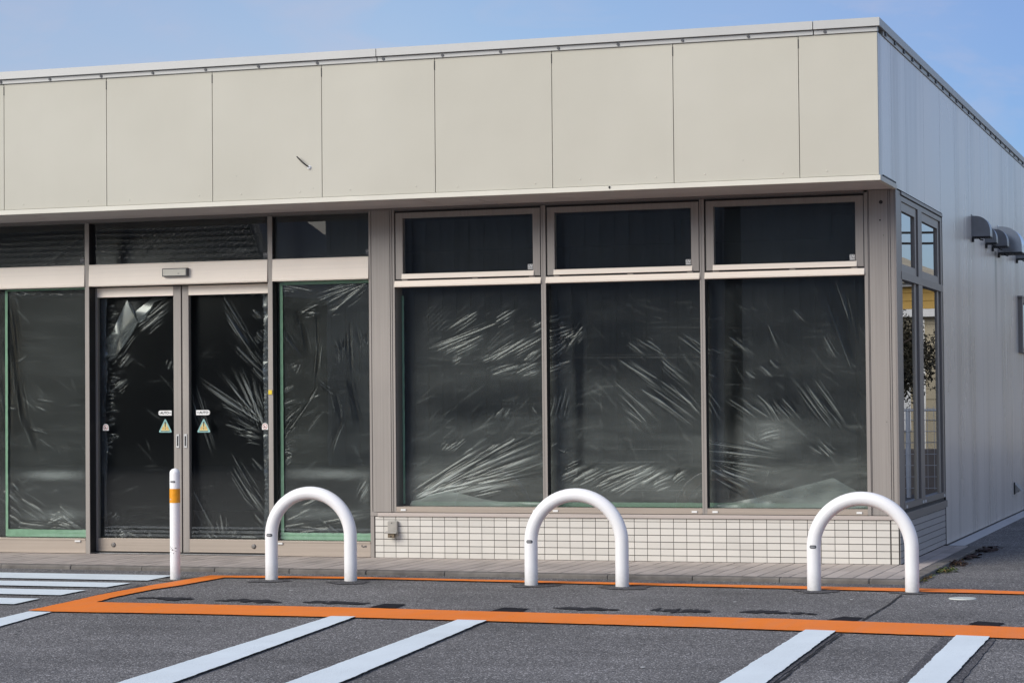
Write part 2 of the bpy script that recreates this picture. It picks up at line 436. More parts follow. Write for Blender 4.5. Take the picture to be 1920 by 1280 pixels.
g = MB()
g.quad((-150,-150,GZ), (150,-150,GZ), (150,150,GZ), (-150,150,GZ), 0)
# square glue patches left by old wheel stops, just behind the thick orange line
for p in [[(-2.592,-3.72),(-2.588,-3.476),(-2.441,-3.48),(-2.403,-3.75)], [(-1.793,-3.82),(-1.794,-3.555),(-1.624,-3.588),(-1.605,-3.84)],
          [(0.194,-3.91),(0.24,-3.674),(0.366,-3.709),(0.351,-3.965)], [(0.965,-3.96),(1.002,-3.783),(1.142,-3.843),(1.14,-4.06)]]:
    sheet(g, p, GZ+0.004, 1, 0.015, 0.004)
# wet-looking stains in a row
for x0, x1, yc in [(-4.27,-3.90,-3.42),(-3.70,-3.29,-3.45),(-3.11,-2.71,-3.46),(-1.50,-1.14,-3.50),(-0.92,-0.74,-3.49),(-0.72,-0.53,-3.50),(-0.38,-0.12,-3.49),(-0.10,0.05,-3.52)]:
    w = x1-x0
    for k in range(3):
        blob(g, x0+w*(0.2+0.3*k)+random.uniform(-.02,.02), yc-0.02*k+random.uniform(-.02,.02), w*random.uniform(.16,.26), random.uniform(0.05,0.10), GZ+0.004+0.0006*k, 2, 44, 0.5)
# dark reinstated asphalt round the bollard feet
for cx in (-4.067,-3.475,-2.149,-1.523,-0.248,0.373):
    blob(g, cx+0.03, -1.97, random.uniform(0.13,0.19), random.uniform(0.13,0.19), GZ+0.004, 3, 30, 0.18)
blob(g, -4.72, -1.99, 0.17, 0.17, GZ+0.004, 5, 30, 0.15)
# long seam that runs out from the right bollard, with ragged width
def seam(pts, w):
    L = []; R = []
    for i in range(len(pts)-1):
        a = Vector((*pts[i],0)); b = Vector((*pts[i+1],0)); n = max(4, int((b-a).length/0.07)); d = (b-a).normalized(); nn = Vector((-d.y,d.x,0))
        for k in range(n):
            p = a.lerp(b, k/n) + nn*random.uniform(-0.004,0.004); ww = w*random.uniform(0.5,1.1)
            L.append(p+nn*ww); R.append(p-nn*ww)
    g.add([(p.x,p.y,GZ+0.004) for p in L]+[(p.x,p.y,GZ+0.004) for p in R], [(i, len(L)+i, len(L)+i+1, i+1) for i in range(len(L)-1)], 4)
seam([(0.34,-2.2),(0.375,-3.0),(0.385,-3.95)], 0.008)
seam([(0.405,-4.6),(0.435,-5.4),(0.50,-6.6),(0.54,-7.6),(0.56,-9.5)], 0.006)
# darker bands where older markings were ground off beside the white lines
def band(pts, mi=3): sheet(g, pts, GZ+0.004, mi, 0.05, 0.003)
band([(0.365,-4.54),(0.385,-4.54),(0.49,-6.75),(0.465,-6.75)])
band([(1.165,-4.68),(1.20,-4.70),(1.26,-6.6),(1.21,-6.6)])
band([(0.925,-4.6),(0.985,-4.58),(1.04,-6.6),(1.0,-6.6)])
band([(-4.77,-2.5),(-4.68,-2.5),(-4.46,-4.3),(-4.5,-4.3)])
# little black chewing-gum spots and white grit
for cx, cy in [(-3.9,-5.5),(-3.83,-5.65),(-3.2,-4.75),(-4.9,-2.62),(-2.75,-2.9),(0.9,-1.1),(1.1,-2.9)]:
    blob(g, cx, cy, 0.012, 0.012, GZ+0.0045, 1, 10, 0.2)
for cx, cy in [(-3.55,-2.7),(-0.55,-2.9),(0.1,-2.6),(-0.2,-6.3)]:
    blob(g, cx, cy, 0.012, 0.014, GZ+0.0045, 6, 10, 0.3)
gro = g.build('ground', [M['asphalt'], M['tar'], M['oil'], M['asphalt_dark'], M['seam'], M['pale_patch'], M['white_sticker']])
tag(gro, 'grey asphalt forecourt with dark stains and a long seam', kind='structure')

# walkway: tiles with real open joints on a bed, concrete kerb round it
def kerb_y(x): return -1.215 - 0.0235*(x+6.6)
bed = MB()
bed.ngon([(-9.0, 0.3, -0.006), (-9.0, kerb_y(-9)+0.05, -0.006), (0.215, kerb_y(0.215)+0.05, -0.006), (0.215, 2.35, -0.006), (-0.05, 2.35, -0.006), (-0.05, 0.3, -0.006)], 0)
pv = MB()
W = 0.108; GAP = 0.008
x = 0.2
def paver(x0, x1, y0, y1):
    if y1-y0 < 0.01: return
    z = random.uniform(-0.0008, 0.0008)
    bed.box(x0+GAP/2, x1-GAP/2, y0+GAP/2, y1-GAP/2, -0.02, z, 1)
while x > -8.9:
    y = 0.02
    xs0, xs1 = x-W, x
    lim = kerb_y(x)+0.105
    first = True
    while y > lim+0.02:
        y1 = y; y0 = max(lim, y-0.32 if not first else y-0.36); first = False
        paver(xs0, xs1, y0, y1); y = y0
    x -= W
y = 0.02
while y < 2.2:
    for a, b in ((0.0, 0.1), (0.1, 0.2)):
        paver(a, b, y, min(y+0.32, 2.22))
    y += 0.32
wk = bed.build('walkway', [M['joint'], M['paver']])
tag(wk, 'grey-brown tiled walkway along the shop front', kind='structure')
kb = MB()
xk = -9.0
while xk < 0.28:
    x1 = min(xk+0.6, 0.30)
    j = random.uniform(-0.004, 0.004)
    a, b = xk+0.0012, x1-0.0012
    ya, yb = kerb_y(a)+j, kerb_y(b)+j
    z = 0.001
    v = [(a,ya,GZ-.05),(b,yb,GZ-.05),(b,yb+.1,GZ-.05),(a,ya+.1,GZ-.05),(a,ya,z-.008),(b,yb,z-.008),(b,yb+.1,z),(a,ya+.1,z),(a,ya+.01,z),(b,yb+.01,z)]
    kb.add(v, [(0,1,5,4),(4,5,9,8),(8,9,6,7),(1,2,6,9,5),(0,4,8,7,3),(3,7,6,2)])
    xk = x1
yk = -1.26
while yk < 2.2:
    y1 = min(yk+0.6, 2.27)
    kb.prism_z([(0.203,yk+.003),(0.298+random.uniform(-.004,.004),yk+.003),(0.298,y1-.003),(0.203,y1-.003)], GZ-.05, 0.0)
    yk = y1
kb.box(-0.02, 0.30, 2.225, 2.30, GZ-.05, -0.002)
ko = kb.build('kerb', M['kerb'], None, 0.006)
tag(ko, 'low weathered concrete kerb edging the walkway', kind='structure')

# painted markings: sheets above the ground
PZ = GZ + 0.008
def marking(name, pts, mat, label, cat, group=None, z=PZ, j=0.0022, step=0.025):
    mb = MB(); sheet(mb, pts, z, 0, step, j)
    return tag(mb.build(name, mat), label, cat, group)
# the orange kept-clear outline is one continuous painted shape
oz = MB()
sheet(oz, [(-4.300,-4.440),(-3.487,-4.392),(-2.291,-4.384),(-0.327,-4.484),(1.308,-4.682),(3.2,-4.91),(3.2,-4.33),(1.276,-4.108),(-0.01,-3.923),(-1.509,-3.874),(-2.731,-3.801),(-4.365,-3.80),(-4.43,-3.5),(-4.475,-2.86),(-4.45,-2.45),(-4.46,-1.80),(-3.371,-1.705),(-1.204,-1.855),(1.069,-2.035),(3.2,-2.2),(3.2,-2.03),(1.045,-1.835),(0.639,-1.745),(-0.748,-1.695),(-2.233,-1.64),(-3.602,-1.56),(-4.64,-1.645),(-4.64,-2.1),(-4.65,-2.5),(-4.615,-3.3),(-4.55,-3.8),(-4.49,-4.40)], PZ, 0, 0.02, 0.004)
tag(oz.build('zone_marking', M['orange']), 'orange painted outline framing the bollard strip', 'road marking')
G = 'white parking bay lines'
marking('parking_line', [(-4.45,-4.46),(-4.30,-4.46),(-4.05,-5.7),(-3.6,-8.5),(-3.85,-8.5)], M['white_road'], 'white parking line stub at the orange corner, lower left edge', 'road marking', G)
marking('parking_line', [(-2.558,-4.362),(-2.411,-4.352),(-2.014,-7.337),(-1.75,-9.6),(-2.03,-9.6),(-2.252,-7.397)], M['white_road'], 'white parking line starting below the leftmost white hoop', 'road marking', G, PZ+0.003)
marking('parking_line', [(-1.781,-4.40),(-1.609,-4.40),(-1.308,-7.158),(-1.06,-9.6),(-1.32,-9.6),(-1.535,-7.215)], M['white_road'], 'white parking line just left of the middle hoop, second of the close pair', 'road marking', G, PZ+0.003)
marking('parking_line', [(0.194,-4.510),(0.36,-4.530),(0.465,-6.709),(0.57,-9.6),(0.38,-9.6),(0.278,-6.756)], M['white_road'], 'white parking line beside the black asphalt seam', 'road marking', G, PZ+0.003)
marking('parking_line', [(0.99,-4.615),(1.161,-4.640),(1.205,-6.521),(1.3,-9.6),(1.14,-9.6),(1.046,-6.562)], M['white_road'], 'wide white parking line at the far right with dark edges', 'road marking', G, PZ+0.003)
G = 'white crosswalk stripes by the door'
zs = [((-1.70,-4.90),(-2.17,-4.87),'nearest the kerb, longest of the four'), ((-2.39,-4.88),(-2.755,-4.87),'second from the kerb'), ((-2.995,-4.885),(-3.39,-4.85),'third from the kerb'), ((-3.65,-4.85),(-4.045,-4.80),'farthest from the kerb, shortest in view')]
for (ya, xa), (yb, xb), wd in zs:
    marking('crosswalk_stripe', [(-8.6,yb+.01),(xb,yb),(xa,ya),(-8.6,ya+.01)], M['white_road'], 'white hatch stripe at left, ' + wd, 'road marking', G)

# ------------------------------------------------------------------ store building
B = empty('store_building', (0,0,0), 'vacant single-storey shop with cream fascia, taupe window frames and plastic-sheeted glass', 'building')
YF = -0.74            # fascia face
ZT, ZB = 3.71, 2.725  # fascia boards
# fascia boards
xj = [0.0, -0.55]
while xj[-1] > -8.6: xj.append(xj[-1]-0.9)
for i in range(len(xj)-1):
    x1, x0 = xj[i], xj[i+1]
    mb = MB(); mb.box(x0+0.002, x1-(0.002 if i else 0.0), YF, YF+0.02, ZB, ZT)
    # small screw dimples along the foot, each a low dome
    for sx_ in np.linspace(x0+0.2, x1-0.15, 2 if i else 1):
        cx = sx_ + random.uniform(-0.04, 0.04); cz = ZB+0.045+random.uniform(-0.01, 0.01)
        mb.tube([(cx,YF,cz),(cx,YF-0.002,cz)], [0.009,0.004], 8)
    if i:   # patched slit at the head of each joint
        pass
    mb.build('fascia_panel', M['fascia'], B, 0.002)
bk = MB(); bk.box(-9.4, -0.02, YF+0.03, YF+0.05, ZB-0.03, ZT+0.05); bk.build('fascia_backing', M['recess'], B)
# joint clips: small dark slots at the heads of the joints
for xx in xj[1:-1]:
    mb = MB(); mb.box(xx-0.0035, xx+0.0035, YF-0.002, YF+0.01, ZT-0.085, ZT-0.02)
    mb.build('joint_slot', M['gasket_shade'], B)
# coping front and along the side roof edge
cp = MB()
SX = 0.022
for a, b in ((-9.4,-3.701),(-3.695,-0.443),(-0.437,SX)):
    cp.prism_y([(a,3.747),(b,3.747),(b,3.805),(a,3.805)], YF-0.035, YF+0.2)
    cp.box(a, min(b,0.004), YF-0.012, YF+0.03, 3.712, 3.745)
for a, b in ((YF+0.205, 3.0),(3.006,6.6),(6.606,10.2),(10.206,14)):
    cp.box(-0.16, SX, a, b, 3.747, 3.805)
    cp.box(-0.16, 0.008, a, b, 3.712, 3.745)
cpo = cp.build('coping', M['coping'], B, 0.002)
for xs in [-7.3,-6.87,-6.435,-5.988,-5.544,-5.097,-4.658,-4.178,-3.648,-3.183,-2.734,-2.293,-1.847,-1.374,-0.9,-0.36]:
    mb = MB(); mb.disc((xs,YF-0.012,3.728), 0.0105, 'y', 0.007, 10); mb.build('screw', M['label_dark'], cpo)
for k in range(26):
    ys = -0.45 + 0.42*k
    mb = MB(); mb.box(0.008, 0.018, ys-0.025, ys+0.025, 3.722, 3.742); mb.build('clip', M['label_dark'], cpo)
# trim along the foot of the fascia
tr = MB()
tr.box(-9.4, 0.012, YF-0.012, YF+0.03, 2.686, 2.722); tr.box(-0.02, 0.012, YF+0.032, -0.02, 2.686, 2.722)
tr.build('fascia_trim', M['trim'], B, 0.002)
mb = MB(); mb.box(0.004, 0.011, YF+0.12, -0.06, 2.7235, 2.735); mb.build('drip_slot', M['gasket_shade'], B)
# soffit boards with a narrow panel
for a, b in ((-9.4,-3.437),(-3.428,-3.032),(-3.023,-0.021)):
    mb = MB(); mb.box(a, b, YF+0.031, 0.0, 2.692, 2.712); mb.build('soffit_panel', M['soffit'], B, 0.002)
mb = MB(); mb.box(-9.4,-0.021, YF+0.04,-0.001,2.713,2.722); mb.build('soffit_backing', M['gasket_shade'], B)
# side cladding: panels 0.91 wide with joint grooves; fine ribs from the second panel on
sw = MB()
def wall_strip(y0, y1, z0, z1, ribs):
    ys = [(y0, 0.0)]
    if ribs:
        n = int((y1-y0)/0.22); 
        for k in range(1, n):
            yc = y0 + (y1-y0)*k/n
            ys += [(yc-0.014, 0.0), (yc, -0.0012), (yc+0.014, 0.0)]
    ys.append((y1, 0.0))
    vs = [(xx,yy,z0) for yy,xx in ys] + [(xx,yy,z1) for yy,xx in ys]; n = len(ys)
    sw.add(vs, [(i, i+1, n+i+1, n+i) for i in range(n-1)], 0)
edges = [YF+0.0,-0.166,0.50,1.42,2.33,3.24,4.15,5.06,5.97,6.88,7.79,8.70,9.61,10.52,11.43,12.34,13.25,14.16]
for i in range(len(edges)-1):
    y0, y1 = edges[i]+0.002, edges[i+1]-0.002
    if i == 0: y0 = YF+0.02
    if y1 <= 2.40:
        wall_strip(y0, y1, 2.725 if y1 < 0 else 2.70, ZT, False)
    else:
        wall_strip(y0 if y0 > 2.4 else 2.4, y1, 0.0, ZT, i > 4)
        
wall_strip(2.333, 2.40, 2.70, ZT, False)
sw.box(-0.03, -0.006, YF+0.02, 14.1, 2.74, ZT-0.002, 1)
sw.box(-0.03, -0.006, 2.42, 14.1, 0.0, 2.739, 1)
sw.build('side_wall', [M['side'], M['gasket_shade']], B)
pl = MB()
def plinth(y0, y1):
    v = [(0.004,y0,-0.012),(0.105,y0,-0.028),(0.112,y0,GZ-0.02),(0.004,y0,GZ-0.02)]
    v2 = [(a,y1,c) for a,_,c in v]
    pl.add(v+v2, [(0,4,5,1),(1,5,6,2),(0,1,2,3),(7,6,5,4)])
plinth(2.31,5.6); plinth(5.608,9.5); plinth(9.508,14)
pl.build('base_flashing', M['plinth'], B)
mb = MB(); mb.box(-0.006, 0.003, 2.41, 14, -0.02, -0.001); mb.build('base_shadow_gap', M['gasket_shade'], B)

# header above the openings, pilaster and corner post
mb = MB()
mb.box(-9.4,-0.21, 0.012, 0.09, 2.668, 2.70); mb.box(-9.4,-0.21,0.0,0.03,2.676,2.6915)
mb.build('window_head', M['taupe_dark'], B)
def fluted(name, x0, x1, z0, z1, grooves, parent, y=0.0, d=0.16):
    mb = MB(); xs = sorted(grooves); cur = x0
    for gx in xs:
        mb.box(cur, gx-0.003, y, y+d, z0, z1); mb.box(gx-0.003, gx+0.003, y+0.006, y+d, z0, z1, 1); cur = gx+0.003
    mb.box(cur, x1, y, y+d, z0, z1)
    return mb.build(name, [M['taupe'], M['taupe_dark']], parent)
pil = fluted('pilaster', -4.082, -3.868, 0.352, 2.675, [-4.062,-3.905,-3.888], B)
mb = MB(); mb.box(-4.082,-4.052, 0.001, 0.1, 0.0, 0.351); mb.build('pilaster_foot', M['taupe'], B)
post = fluted('corner_post', -0.234, -0.018, 0.352, 2.690, [-0.206,-0.198,-0.06,-0.045], B, 0.0, 0.10)
mb = MB(); mb.box(-0.0175, -0.0035, 0.0, 0.215, 0.352, 2.69); mb.build('post_return', M['taupe_dark'], post)
for xx, zz, r in ((-0.11,2.60,0.014),(-0.118,2.47,0.006),(-0.095,2.36,0.003)):
    mb = MB(); mb.disc((xx,-0.0005,zz), r, 'y', 0.0015, 12); mb.build('hole', M['gasket_shade'], post)
mb = MB(); mb.disc((-0.09,-0.0005,1.02), 0.004, 'y', 0.003, 8); mb.build('screw', M['bolt'], pil)

# tiled base with real tiles standing 4 mm off the grout
tb = MB(); tb.box(-4.05, -0.014, 0.012, 0.20, 0.0, 0.318, 1)
rows = []
z = 0.316
rows.append((z-0.021, z)); z -= 0.025
while z > 0.03: rows.append((max(0.003, z-0.0448), z)); z -= 0.05
rows = [(a, b) for a, b in rows if b-a > 0.008]
for k in range(0, 41):
    xr = -0.075 - 0.1*(40-k) + (0.1 if k < 40 else 0.061)
    xl = -0.075 - 0.1*(40-k)
    if k == 0: xl = -4.046
    for a, b in rows:
        gap = 0.0022
        tb.box(xl+gap+(0.006 if k == 40 else 0), xr-gap, 0.006, 0.0125, a, b, 0)
tb.box(-0.0135, -0.006, 0.012, 0.02, 0.0, 0.316, 1)
tb.build('tiled_base', [M['tile'], M['grout']], B)
ts = MB(); ts.box(-0.2, -0.010, 0.022, 2.395, 0.0, 0.305, 1)
y = 0.0
for k in range(24):
    y1 = min(y+0.1, 2.39)
    for a, b in rows: ts.box(-0.012, -0.004, (y+0.0008) if k else 0.0125, y1-0.0008, a, min(b, 0.3), 0)
    y = y1
M['tile_side'] = mk_tile('shaded_ceramic_tile', (0.46,0.44,0.425), 0.03)  # same tile, darker: the shade of the side put into the colour
ts.build('side_tiled_base', [M['tile_side'], M['grout']], B)
mb = MB(); mb.box(-4.02, -0.006, -0.008, 0.2, 0.319, 0.347); mb.box(-4.082,-4.021,-0.003,0.1,0.321,0.349,1)
mb.build('sill_cap', [M['sill_cap'], M['taupe']], B, 0.002)

# three shop windows with hopper lights over them
YG = 0.065; YFILM = 0.15
bays = [(-3.868,-2.681),(-2.644,-1.452),(-1.416,-0.234)]
mu = MB()
for x0, x1 in ((-2.681,-2.644),(-1.452,-1.416)):
    mb = MB()
    mb.box(x0, x1, 0.0, 0.085, 0.352, 2.668)
    mb.box(x0+0.012, x0+0.0145, -0.002, 0.0, 0.36, 2.66, 1)
    mb.build('mullion', [M['taupe'], M['taupe_dark']], B)
    mb = MB(); mb.box(x1, x1+0.0015, 0.004, 0.08, 0.4, 2.07); mb.build('mullion_shade', M['gasket_shade'], B)  # black sheet: the mullion's shaded right face put into colour
for bi, (x0, x1) in enumerate(bays):
    wn = MB()
    wn.box(x0+.0005, x1-.0005, 0.001, 0.09, 0.352, 0.394)                # sill rail
    wn.box(x0+.0005, x1-.0005, -0.004, 0.0005, 0.352, 0.360)
    w = wn.build('window', M['sill'], B)
    mb = MB(); mb.wedge(x0+.0005, x1-.0005, -0.002, -0.014, 0.09, 2.0895, 2.128); mb.box(x0+.0005, x1-.0005, -0.016, 0.09, 2.081, 2.089)
    mb.build('transom_rail', M['champagne_sheen'], w, 0.0015)
    mb = MB(); mb.quad((x0,YG,0.394),(x1,YG,0.394),(x1,YG,2.081),(x0,YG,2.081)); mb.build('pane', M['glass'], w)
    for xx in (x0+0.06, x1-0.06):
        mb = MB(); mb.box(xx-0.02, xx+0.02, -0.007, 0.001, 0.362, 0.376); mb.build('drain_cap', M['white_sticker'], w)
    # hopper light
    a, b = x0+0.013, x1-0.004
    if bi: a = x0+0.015
    zt, zb = 2.652, 2.141
    tw = MB(); sw_, st_ = 0.058, 0.042
    tw.box(a, a+sw_, -0.006, 0.05, zb, zt); tw.box(b-sw_, b, -0.006, 0.05, zb, zt)
    tw.box(a+sw_, b-sw_, -0.006, 0.05, zt-st_, zt)
    th = tw.build('hopper_window', M['taupe'], B, 0.0015)
    mb = MB(); mb.wedge(a+sw_-0.008, b-sw_+0.008, -0.009, -0.019, 0.05, zb+0.001, zb+0.040); mb.build('bottom_rail', M['champagne_sheen'], th, 0.0015)
    mb = MB(); mb.quad((a+sw_,0.015,zb+0.03),(b-sw_,0.015,zb+0.03),(b-sw_,0.015,zt-st_),(a+sw_,0.015,zt-st_)); mb.build('pane', M['glass'], th)
    mb = MB()
    mb.box(a-0.008, a-0.001, 0.0, 0.05, zb-0.012, zt+0.012); mb.box(b+0.001, b+0.0035, 0.0, 0.05, zb-0.012, zt+0.012)
    mb.box(a, b, 0.0, 0.05, zt+0.001, zt+0.012); mb.box(a, b, 0.004, 0.05, zb-0.012, zb-0.001)
    mb.build('seal', M['gasket_shade'], th)
    for xx in (a+0.07, a+0.55*(b-a)*1.0, b-0.07):
        mb = MB(); mb.box(xx-0.022, xx+0.022, 0.0005, 0.003, zb-0.0115, zb-0.0015); mb.build('stay', M['taupe'], th)
    # UV sticker in the lower right corner of the pane
    sx0 = b-sw_-0.047; sz0 = zb+0.048
    mb = MB(); mb.box(sx0, sx0+0.040, 0.0125, 0.0142, sz0, sz0+0.042, 0)
    text_shapes(mb, 'UV', 0.030, lambda u, v: (sx0+0.020+u, 0.0118, sz0+0.026+v), 1, 0.0004)
    mb.box(sx0+0.004, sx0+0.036, 0.0118, 0.0124, sz0+0.005, sz0+0.009, 1)
    mb.build('uv_sticker', [M['grey_st'], M['white_sticker']], th)

# entrance: mullions, transom beams, fixed lights, sliding leaves
for x0, x1, d in ((-6.556,-6.518,0.115),(-4.938,-4.898,0.06),(-8.9,-8.86,0.1)):
    mb = MB(); mb.box(x0, x1, 0.0, d, 0.0, 2.668); mb.build('mullion', M['taupe'], B, 0.0015)
    mb = MB(); mb.box(x1, x1+0.0015, 0.006, d, 0.01, 2.66); mb.build('mullion_shade', M['gasket_shade'], B)  # shaded right face again laid on as a black sheet
for x0, x1 in ((-8.858,-6.5565),(-6.5165,-4.9385),(-4.8965,-4.0825)):
    mb = MB(); mb.wedge(x0, x1, -0.003, -0.011, 0.12, 2.160, 2.319)
    mb.box(x0, x1, -0.013, 0.12, 2.152, 2.1595); mb.box(x0, x1, -0.007, 0.12, 2.3195, 2.326)
    tb_ = mb.build('transom_beam', M['champagne_sheen'], B, 0.002)
    mb = MB(); mb.quad((x0,0.05,2.326),(x1,0.05,2.326),(x1,0.05,2.668),(x0,0.05,2.668)); mb.build('transom_pane', M['glass'], B)
# UV stickers of the fanlights
for sx0 in (-6.625,-4.995,-4.125):
    mb = MB(); mb.box(sx0, sx0+0.036, 0.0465, 0.049, 2.345, 2.385, 0)
    text_shapes(mb, 'UV', 0.026, lambda u, v: (sx0+0.018+u, 0.0458, 2.369+v), 1, 0.0003)
    mb.build('uv_sticker', [M['label_dark'], M['grey_st']], B)
for x0, x1 in ((-8.858,-6.5565),(-4.8965,-4.0825)):
    mb = MB(); mb.box(x0, x1, 0.0, 0.11, 0.003, 0.121); mb.box(x0, x1, -0.004, 0.0, 0.108, 0.121); mb.box(x0,x1,-0.002,0.0,0.003,0.02)
    sl = mb.build('sidelight', M['sill'], B, 0.0015)
    mb = MB(); mb.quad((x0,0.06,0.121),(x1,0.06,0.121),(x1,0.06,2.152),(x0,0.06,2.152)); mb.build('pane', M['glass'], sl)
    for xx in ((x1-0.07,) if x0 < -6 else (x0+0.05,)):
        mb = MB(); mb.box(xx-0.025, xx+0.025, -0.011, -0.004, 0.095, 0.108); mb.build('drain_cap', M['white_sticker'], sl)
    if x0 > -6:
        mb = MB()
        for k, (dx, dz, h) in enumerate(((0,0,0.016),(0.012,-0.004,0.008),(0.024,-0.002,0.012),(0.034,-0.004,0.016))):
            mb.box(x1-0.075+dx, x1-0.069+dx, -0.0025, -0.0005, 0.082+dz, 0.082+dz+h)
        mb.box(x1-0.068, x1-0.05, -0.0025, -0.0005, 0.080, 0.0835)
        mb.build('worn_mark', M['label_dark'], sl)
# dark jambs beside the recessed leaves
mb = MB(); mb.box(-6.565,-6.53, 0.1155, 0.16, 0.0, 2.15); mb.build('door_jamb', M['taupe_dark'], B)
YD = 0.10
def door(x0, x1, stile_left, label):
    d = MB(); zt = 2.142
    sl, sr = (0.03, 0.067) if not stile_left else (0.057, 0.05)
    d.box(x0, x0+sl, YD, YD+0.045, 0.014, zt); d.box(x1-sr, x1, YD, YD+0.045, 0.014, zt)
    o = d.build('sliding_door', M['taupe'], B, 0.002)
    mb = MB(); mb.box(x0+sl, x1-sr, YD-0.001, YD+0.045, 2.067, zt); mb.box(x0+sl, x1-sr, YD-0.004, YD-0.001, 2.067, 2.074); mb.build('head_rail', M['champagne_sheen'], o, 0.0015)
    mb = MB(); mb.box(x0+sl, x1-sr, YD-0.001, YD+0.045, 0.016, 0.121); mb.box(x0+sl, x1-sr, YD-0.004, YD-0.001, 0.016, 0.024); mb.build('bottom_rail', M['sill'], o, 0.0015)
    mb = MB(); mb.quad((x0+sl,YD+.022,0.121),(x1-sr,YD+.022,0.121),(x1-sr,YD+.022,2.067),(x0+sl,YD+.022,2.067)); mb.build('pane', M['glass'], o)
    mb = MB(); bx = x0+0.151+0.03 if not stile_left else x1-0.19
    bx = -6.359 if not stile_left else -5.117
    mb.tube([(bx,YD-0.001,0.069),(bx,YD-0.006,0.069),(bx,YD-0.009,0.069)], [0.019,0.019,0.012], 14); mb.disc((bx,YD-0.0085,0.069),0.006,'y',0.003,8)
    mb.build('bolt', M['bolt'], o)
    hx0, hx1 = (-5.790,-5.765) if not stile_left else (-5.722,-5.697)
    mb = MB()
    mb.box(hx0, hx1, YD-0.006, YD+0.001, 0.849, 0.862); mb.box(hx0, hx1, YD-0.006, YD+0.001, 0.942, 0.957)
    mb.box(hx0, hx0+0.006, YD-0.006, YD+0.001, 0.862, 0.942); mb.box(hx1-0.006, hx1, YD-0.006, YD+0.001, 0.862, 0.942)
    mb.box(hx0+0.006, hx1-0.006, YD-0.001, YD+0.001, 0.862, 0.942, 1)
    mb.build('finger_pull', [M['silver'], M['gasket_shade']], o)
    # AUTO pill
    yy = YD+0.018; a0, a1, c = ((-5.961,-5.842,1.127) if not stile_left else (-5.624,-5.502,1.128)); r = 0.020
    pts = []
    if not stile_left:
        pts = [(a1,c-r),(a1,c+r)] + [(a0+r+r*math.cos(t), c+r*math.sin(t)) for t in np.linspace(math.pi/2, 3*math.pi/2, 12)]
    else:
        pts = [(a0,c+r),(a0,c-r)] + [(a1-r+r*math.cos(t), c+r*math.sin(t)) for t in np.linspace(-math.pi/2, math.pi/2, 12)]
    mb = MB(); mb.prism_y(pts, yy-0.001, yy, 0)
    mid = (a0+a1)/2 + (-0.005 if not stile_left else 0.005)
    text_shapes(mb, 'AUTO', 0.027, lambda u, v: (mid+u, yy-0.0016, c+v), 1, 0.0009, 0.15)
    s = -1 if not stile_left else 1
    tx = mid + s*0.046
    mb.add([(tx+s*0.008,yy-0.0016,c),(tx,yy-0.0016,c+0.007),(tx,yy-0.0016,c-0.007)], [(0,1,2)], 1)
    for k in range(3):
        ux = mid - s*(0.043+0.007*k); mb.box(ux-0.0025, ux+0.0025, yy-0.0016, yy-0.001, c-0.005, c+0.006, 2)
    mb.build('auto_sticker', [M['white_sticker'], M['black'], M['grey_st']], o)
    # warning triangle
    cx, zb_, zt_ = ((-5.899,0.971,1.086) if not stile_left else (-5.558,0.970,1.084)); hw = 0.061
    def tri(k, y, mi, up=0.0):
        zc = zb_ + (zt_-zb_)*0.36; p = []
        base = [(cx-hw,zb_),(cx+hw,zb_),(cx,zt_)]
        for i in range(3):
            A = Vector(base[i]); P = Vector(base[i-1]); Q = Vector(base[(i+1)%3])
            for q in (P, Q):
                e = A.lerp(q, 0.07); p.append((cx+(e.x-cx)*k, zc+(e.y-zc)*k))
        mb.prism_y(p, y-0.0006, y, mi)
    mb = MB(); tri(1.0, yy, 0); tri(0.66, yy-0.0008, 1)
    mb.prism_y([(cx-0.006,1.055),(cx-0.003,1.012),(cx+0.003,1.012),(cx+0.006,1.055)], yy-0.0024, yy-0.0016, 2)
    mb.disc((cx,yy-0.0016,1.001), 0.005, 'y', 0.0008, 10, 2)
    for dx in (-0.019, 0.019):
        mb.disc((cx+dx,yy-0.0015,1.005), 0.0095, 'y', 0.0006, 12, 3); mb.box(cx+dx-0.004, cx+dx+0.004, yy-0.0026, yy-0.0022, 1.002, 1.009, 1)
    for k in range(7):
        ux = cx-0.033+0.011*k; mb.box(ux-0.003, ux+0.003, yy-0.0014, yy-0.0009, zb_+0.007, zb_+0.014, 2)
    mb.build('warning_sticker', [M['teal'], M['yellow_st'], M['black'], M['orange_st']], o)
    # small arched notice sticker
    cx = -6.435 if not stile_left else -5.023
    pts = [(cx-0.026,0.989),(cx+0.026,0.989)] + [(cx+0.026*math.cos(t), 1.016+0.026*math.sin(t)) for t in np.linspace(0, math.pi, 12)]
    mb = MB(); mb.prism_y(pts, yy-0.001, yy, 0)
    n = 20
    for i in range(n):
        t0, t1 = 2*math.pi*i/n, 2*math.pi*(i+1)/n
        mb.quad(*[(cx+rr*math.cos(t), yy-0.0014, 1.014+rr*math.sin(t)) for rr, t in ((0.016,t0),(0.021,t0),(0.021,t1),(0.016,t1))], 1)
    mb.quad((cx-0.014,yy-0.0015,1.025),(cx-0.010,yy-0.0015,1.028),(cx+0.014,yy-0.0015,1.003),(cx+0.010,yy-0.0015,1.000),1)
    mb.quad((cx-0.010,yy-0.0013,1.006),(cx+0.006,yy-0.0013,1.006),(cx+0.006,yy-0.0013,1.014),(cx-0.010,yy-0.0013,1.014),2)
    mb.build('notice_sticker', [M['white_sticker'], M['red_st'], M['label_dark']], o)
    return o
door(-6.53, -5.747, False, '')
door(-5.736, -4.93, True, '')
mb = MB(); mb.box(-6.5,-4.93, YD-0.02, YD+0.1, 0.0, 0.012); mb.build('door_track', M['gasket_shade'], B)
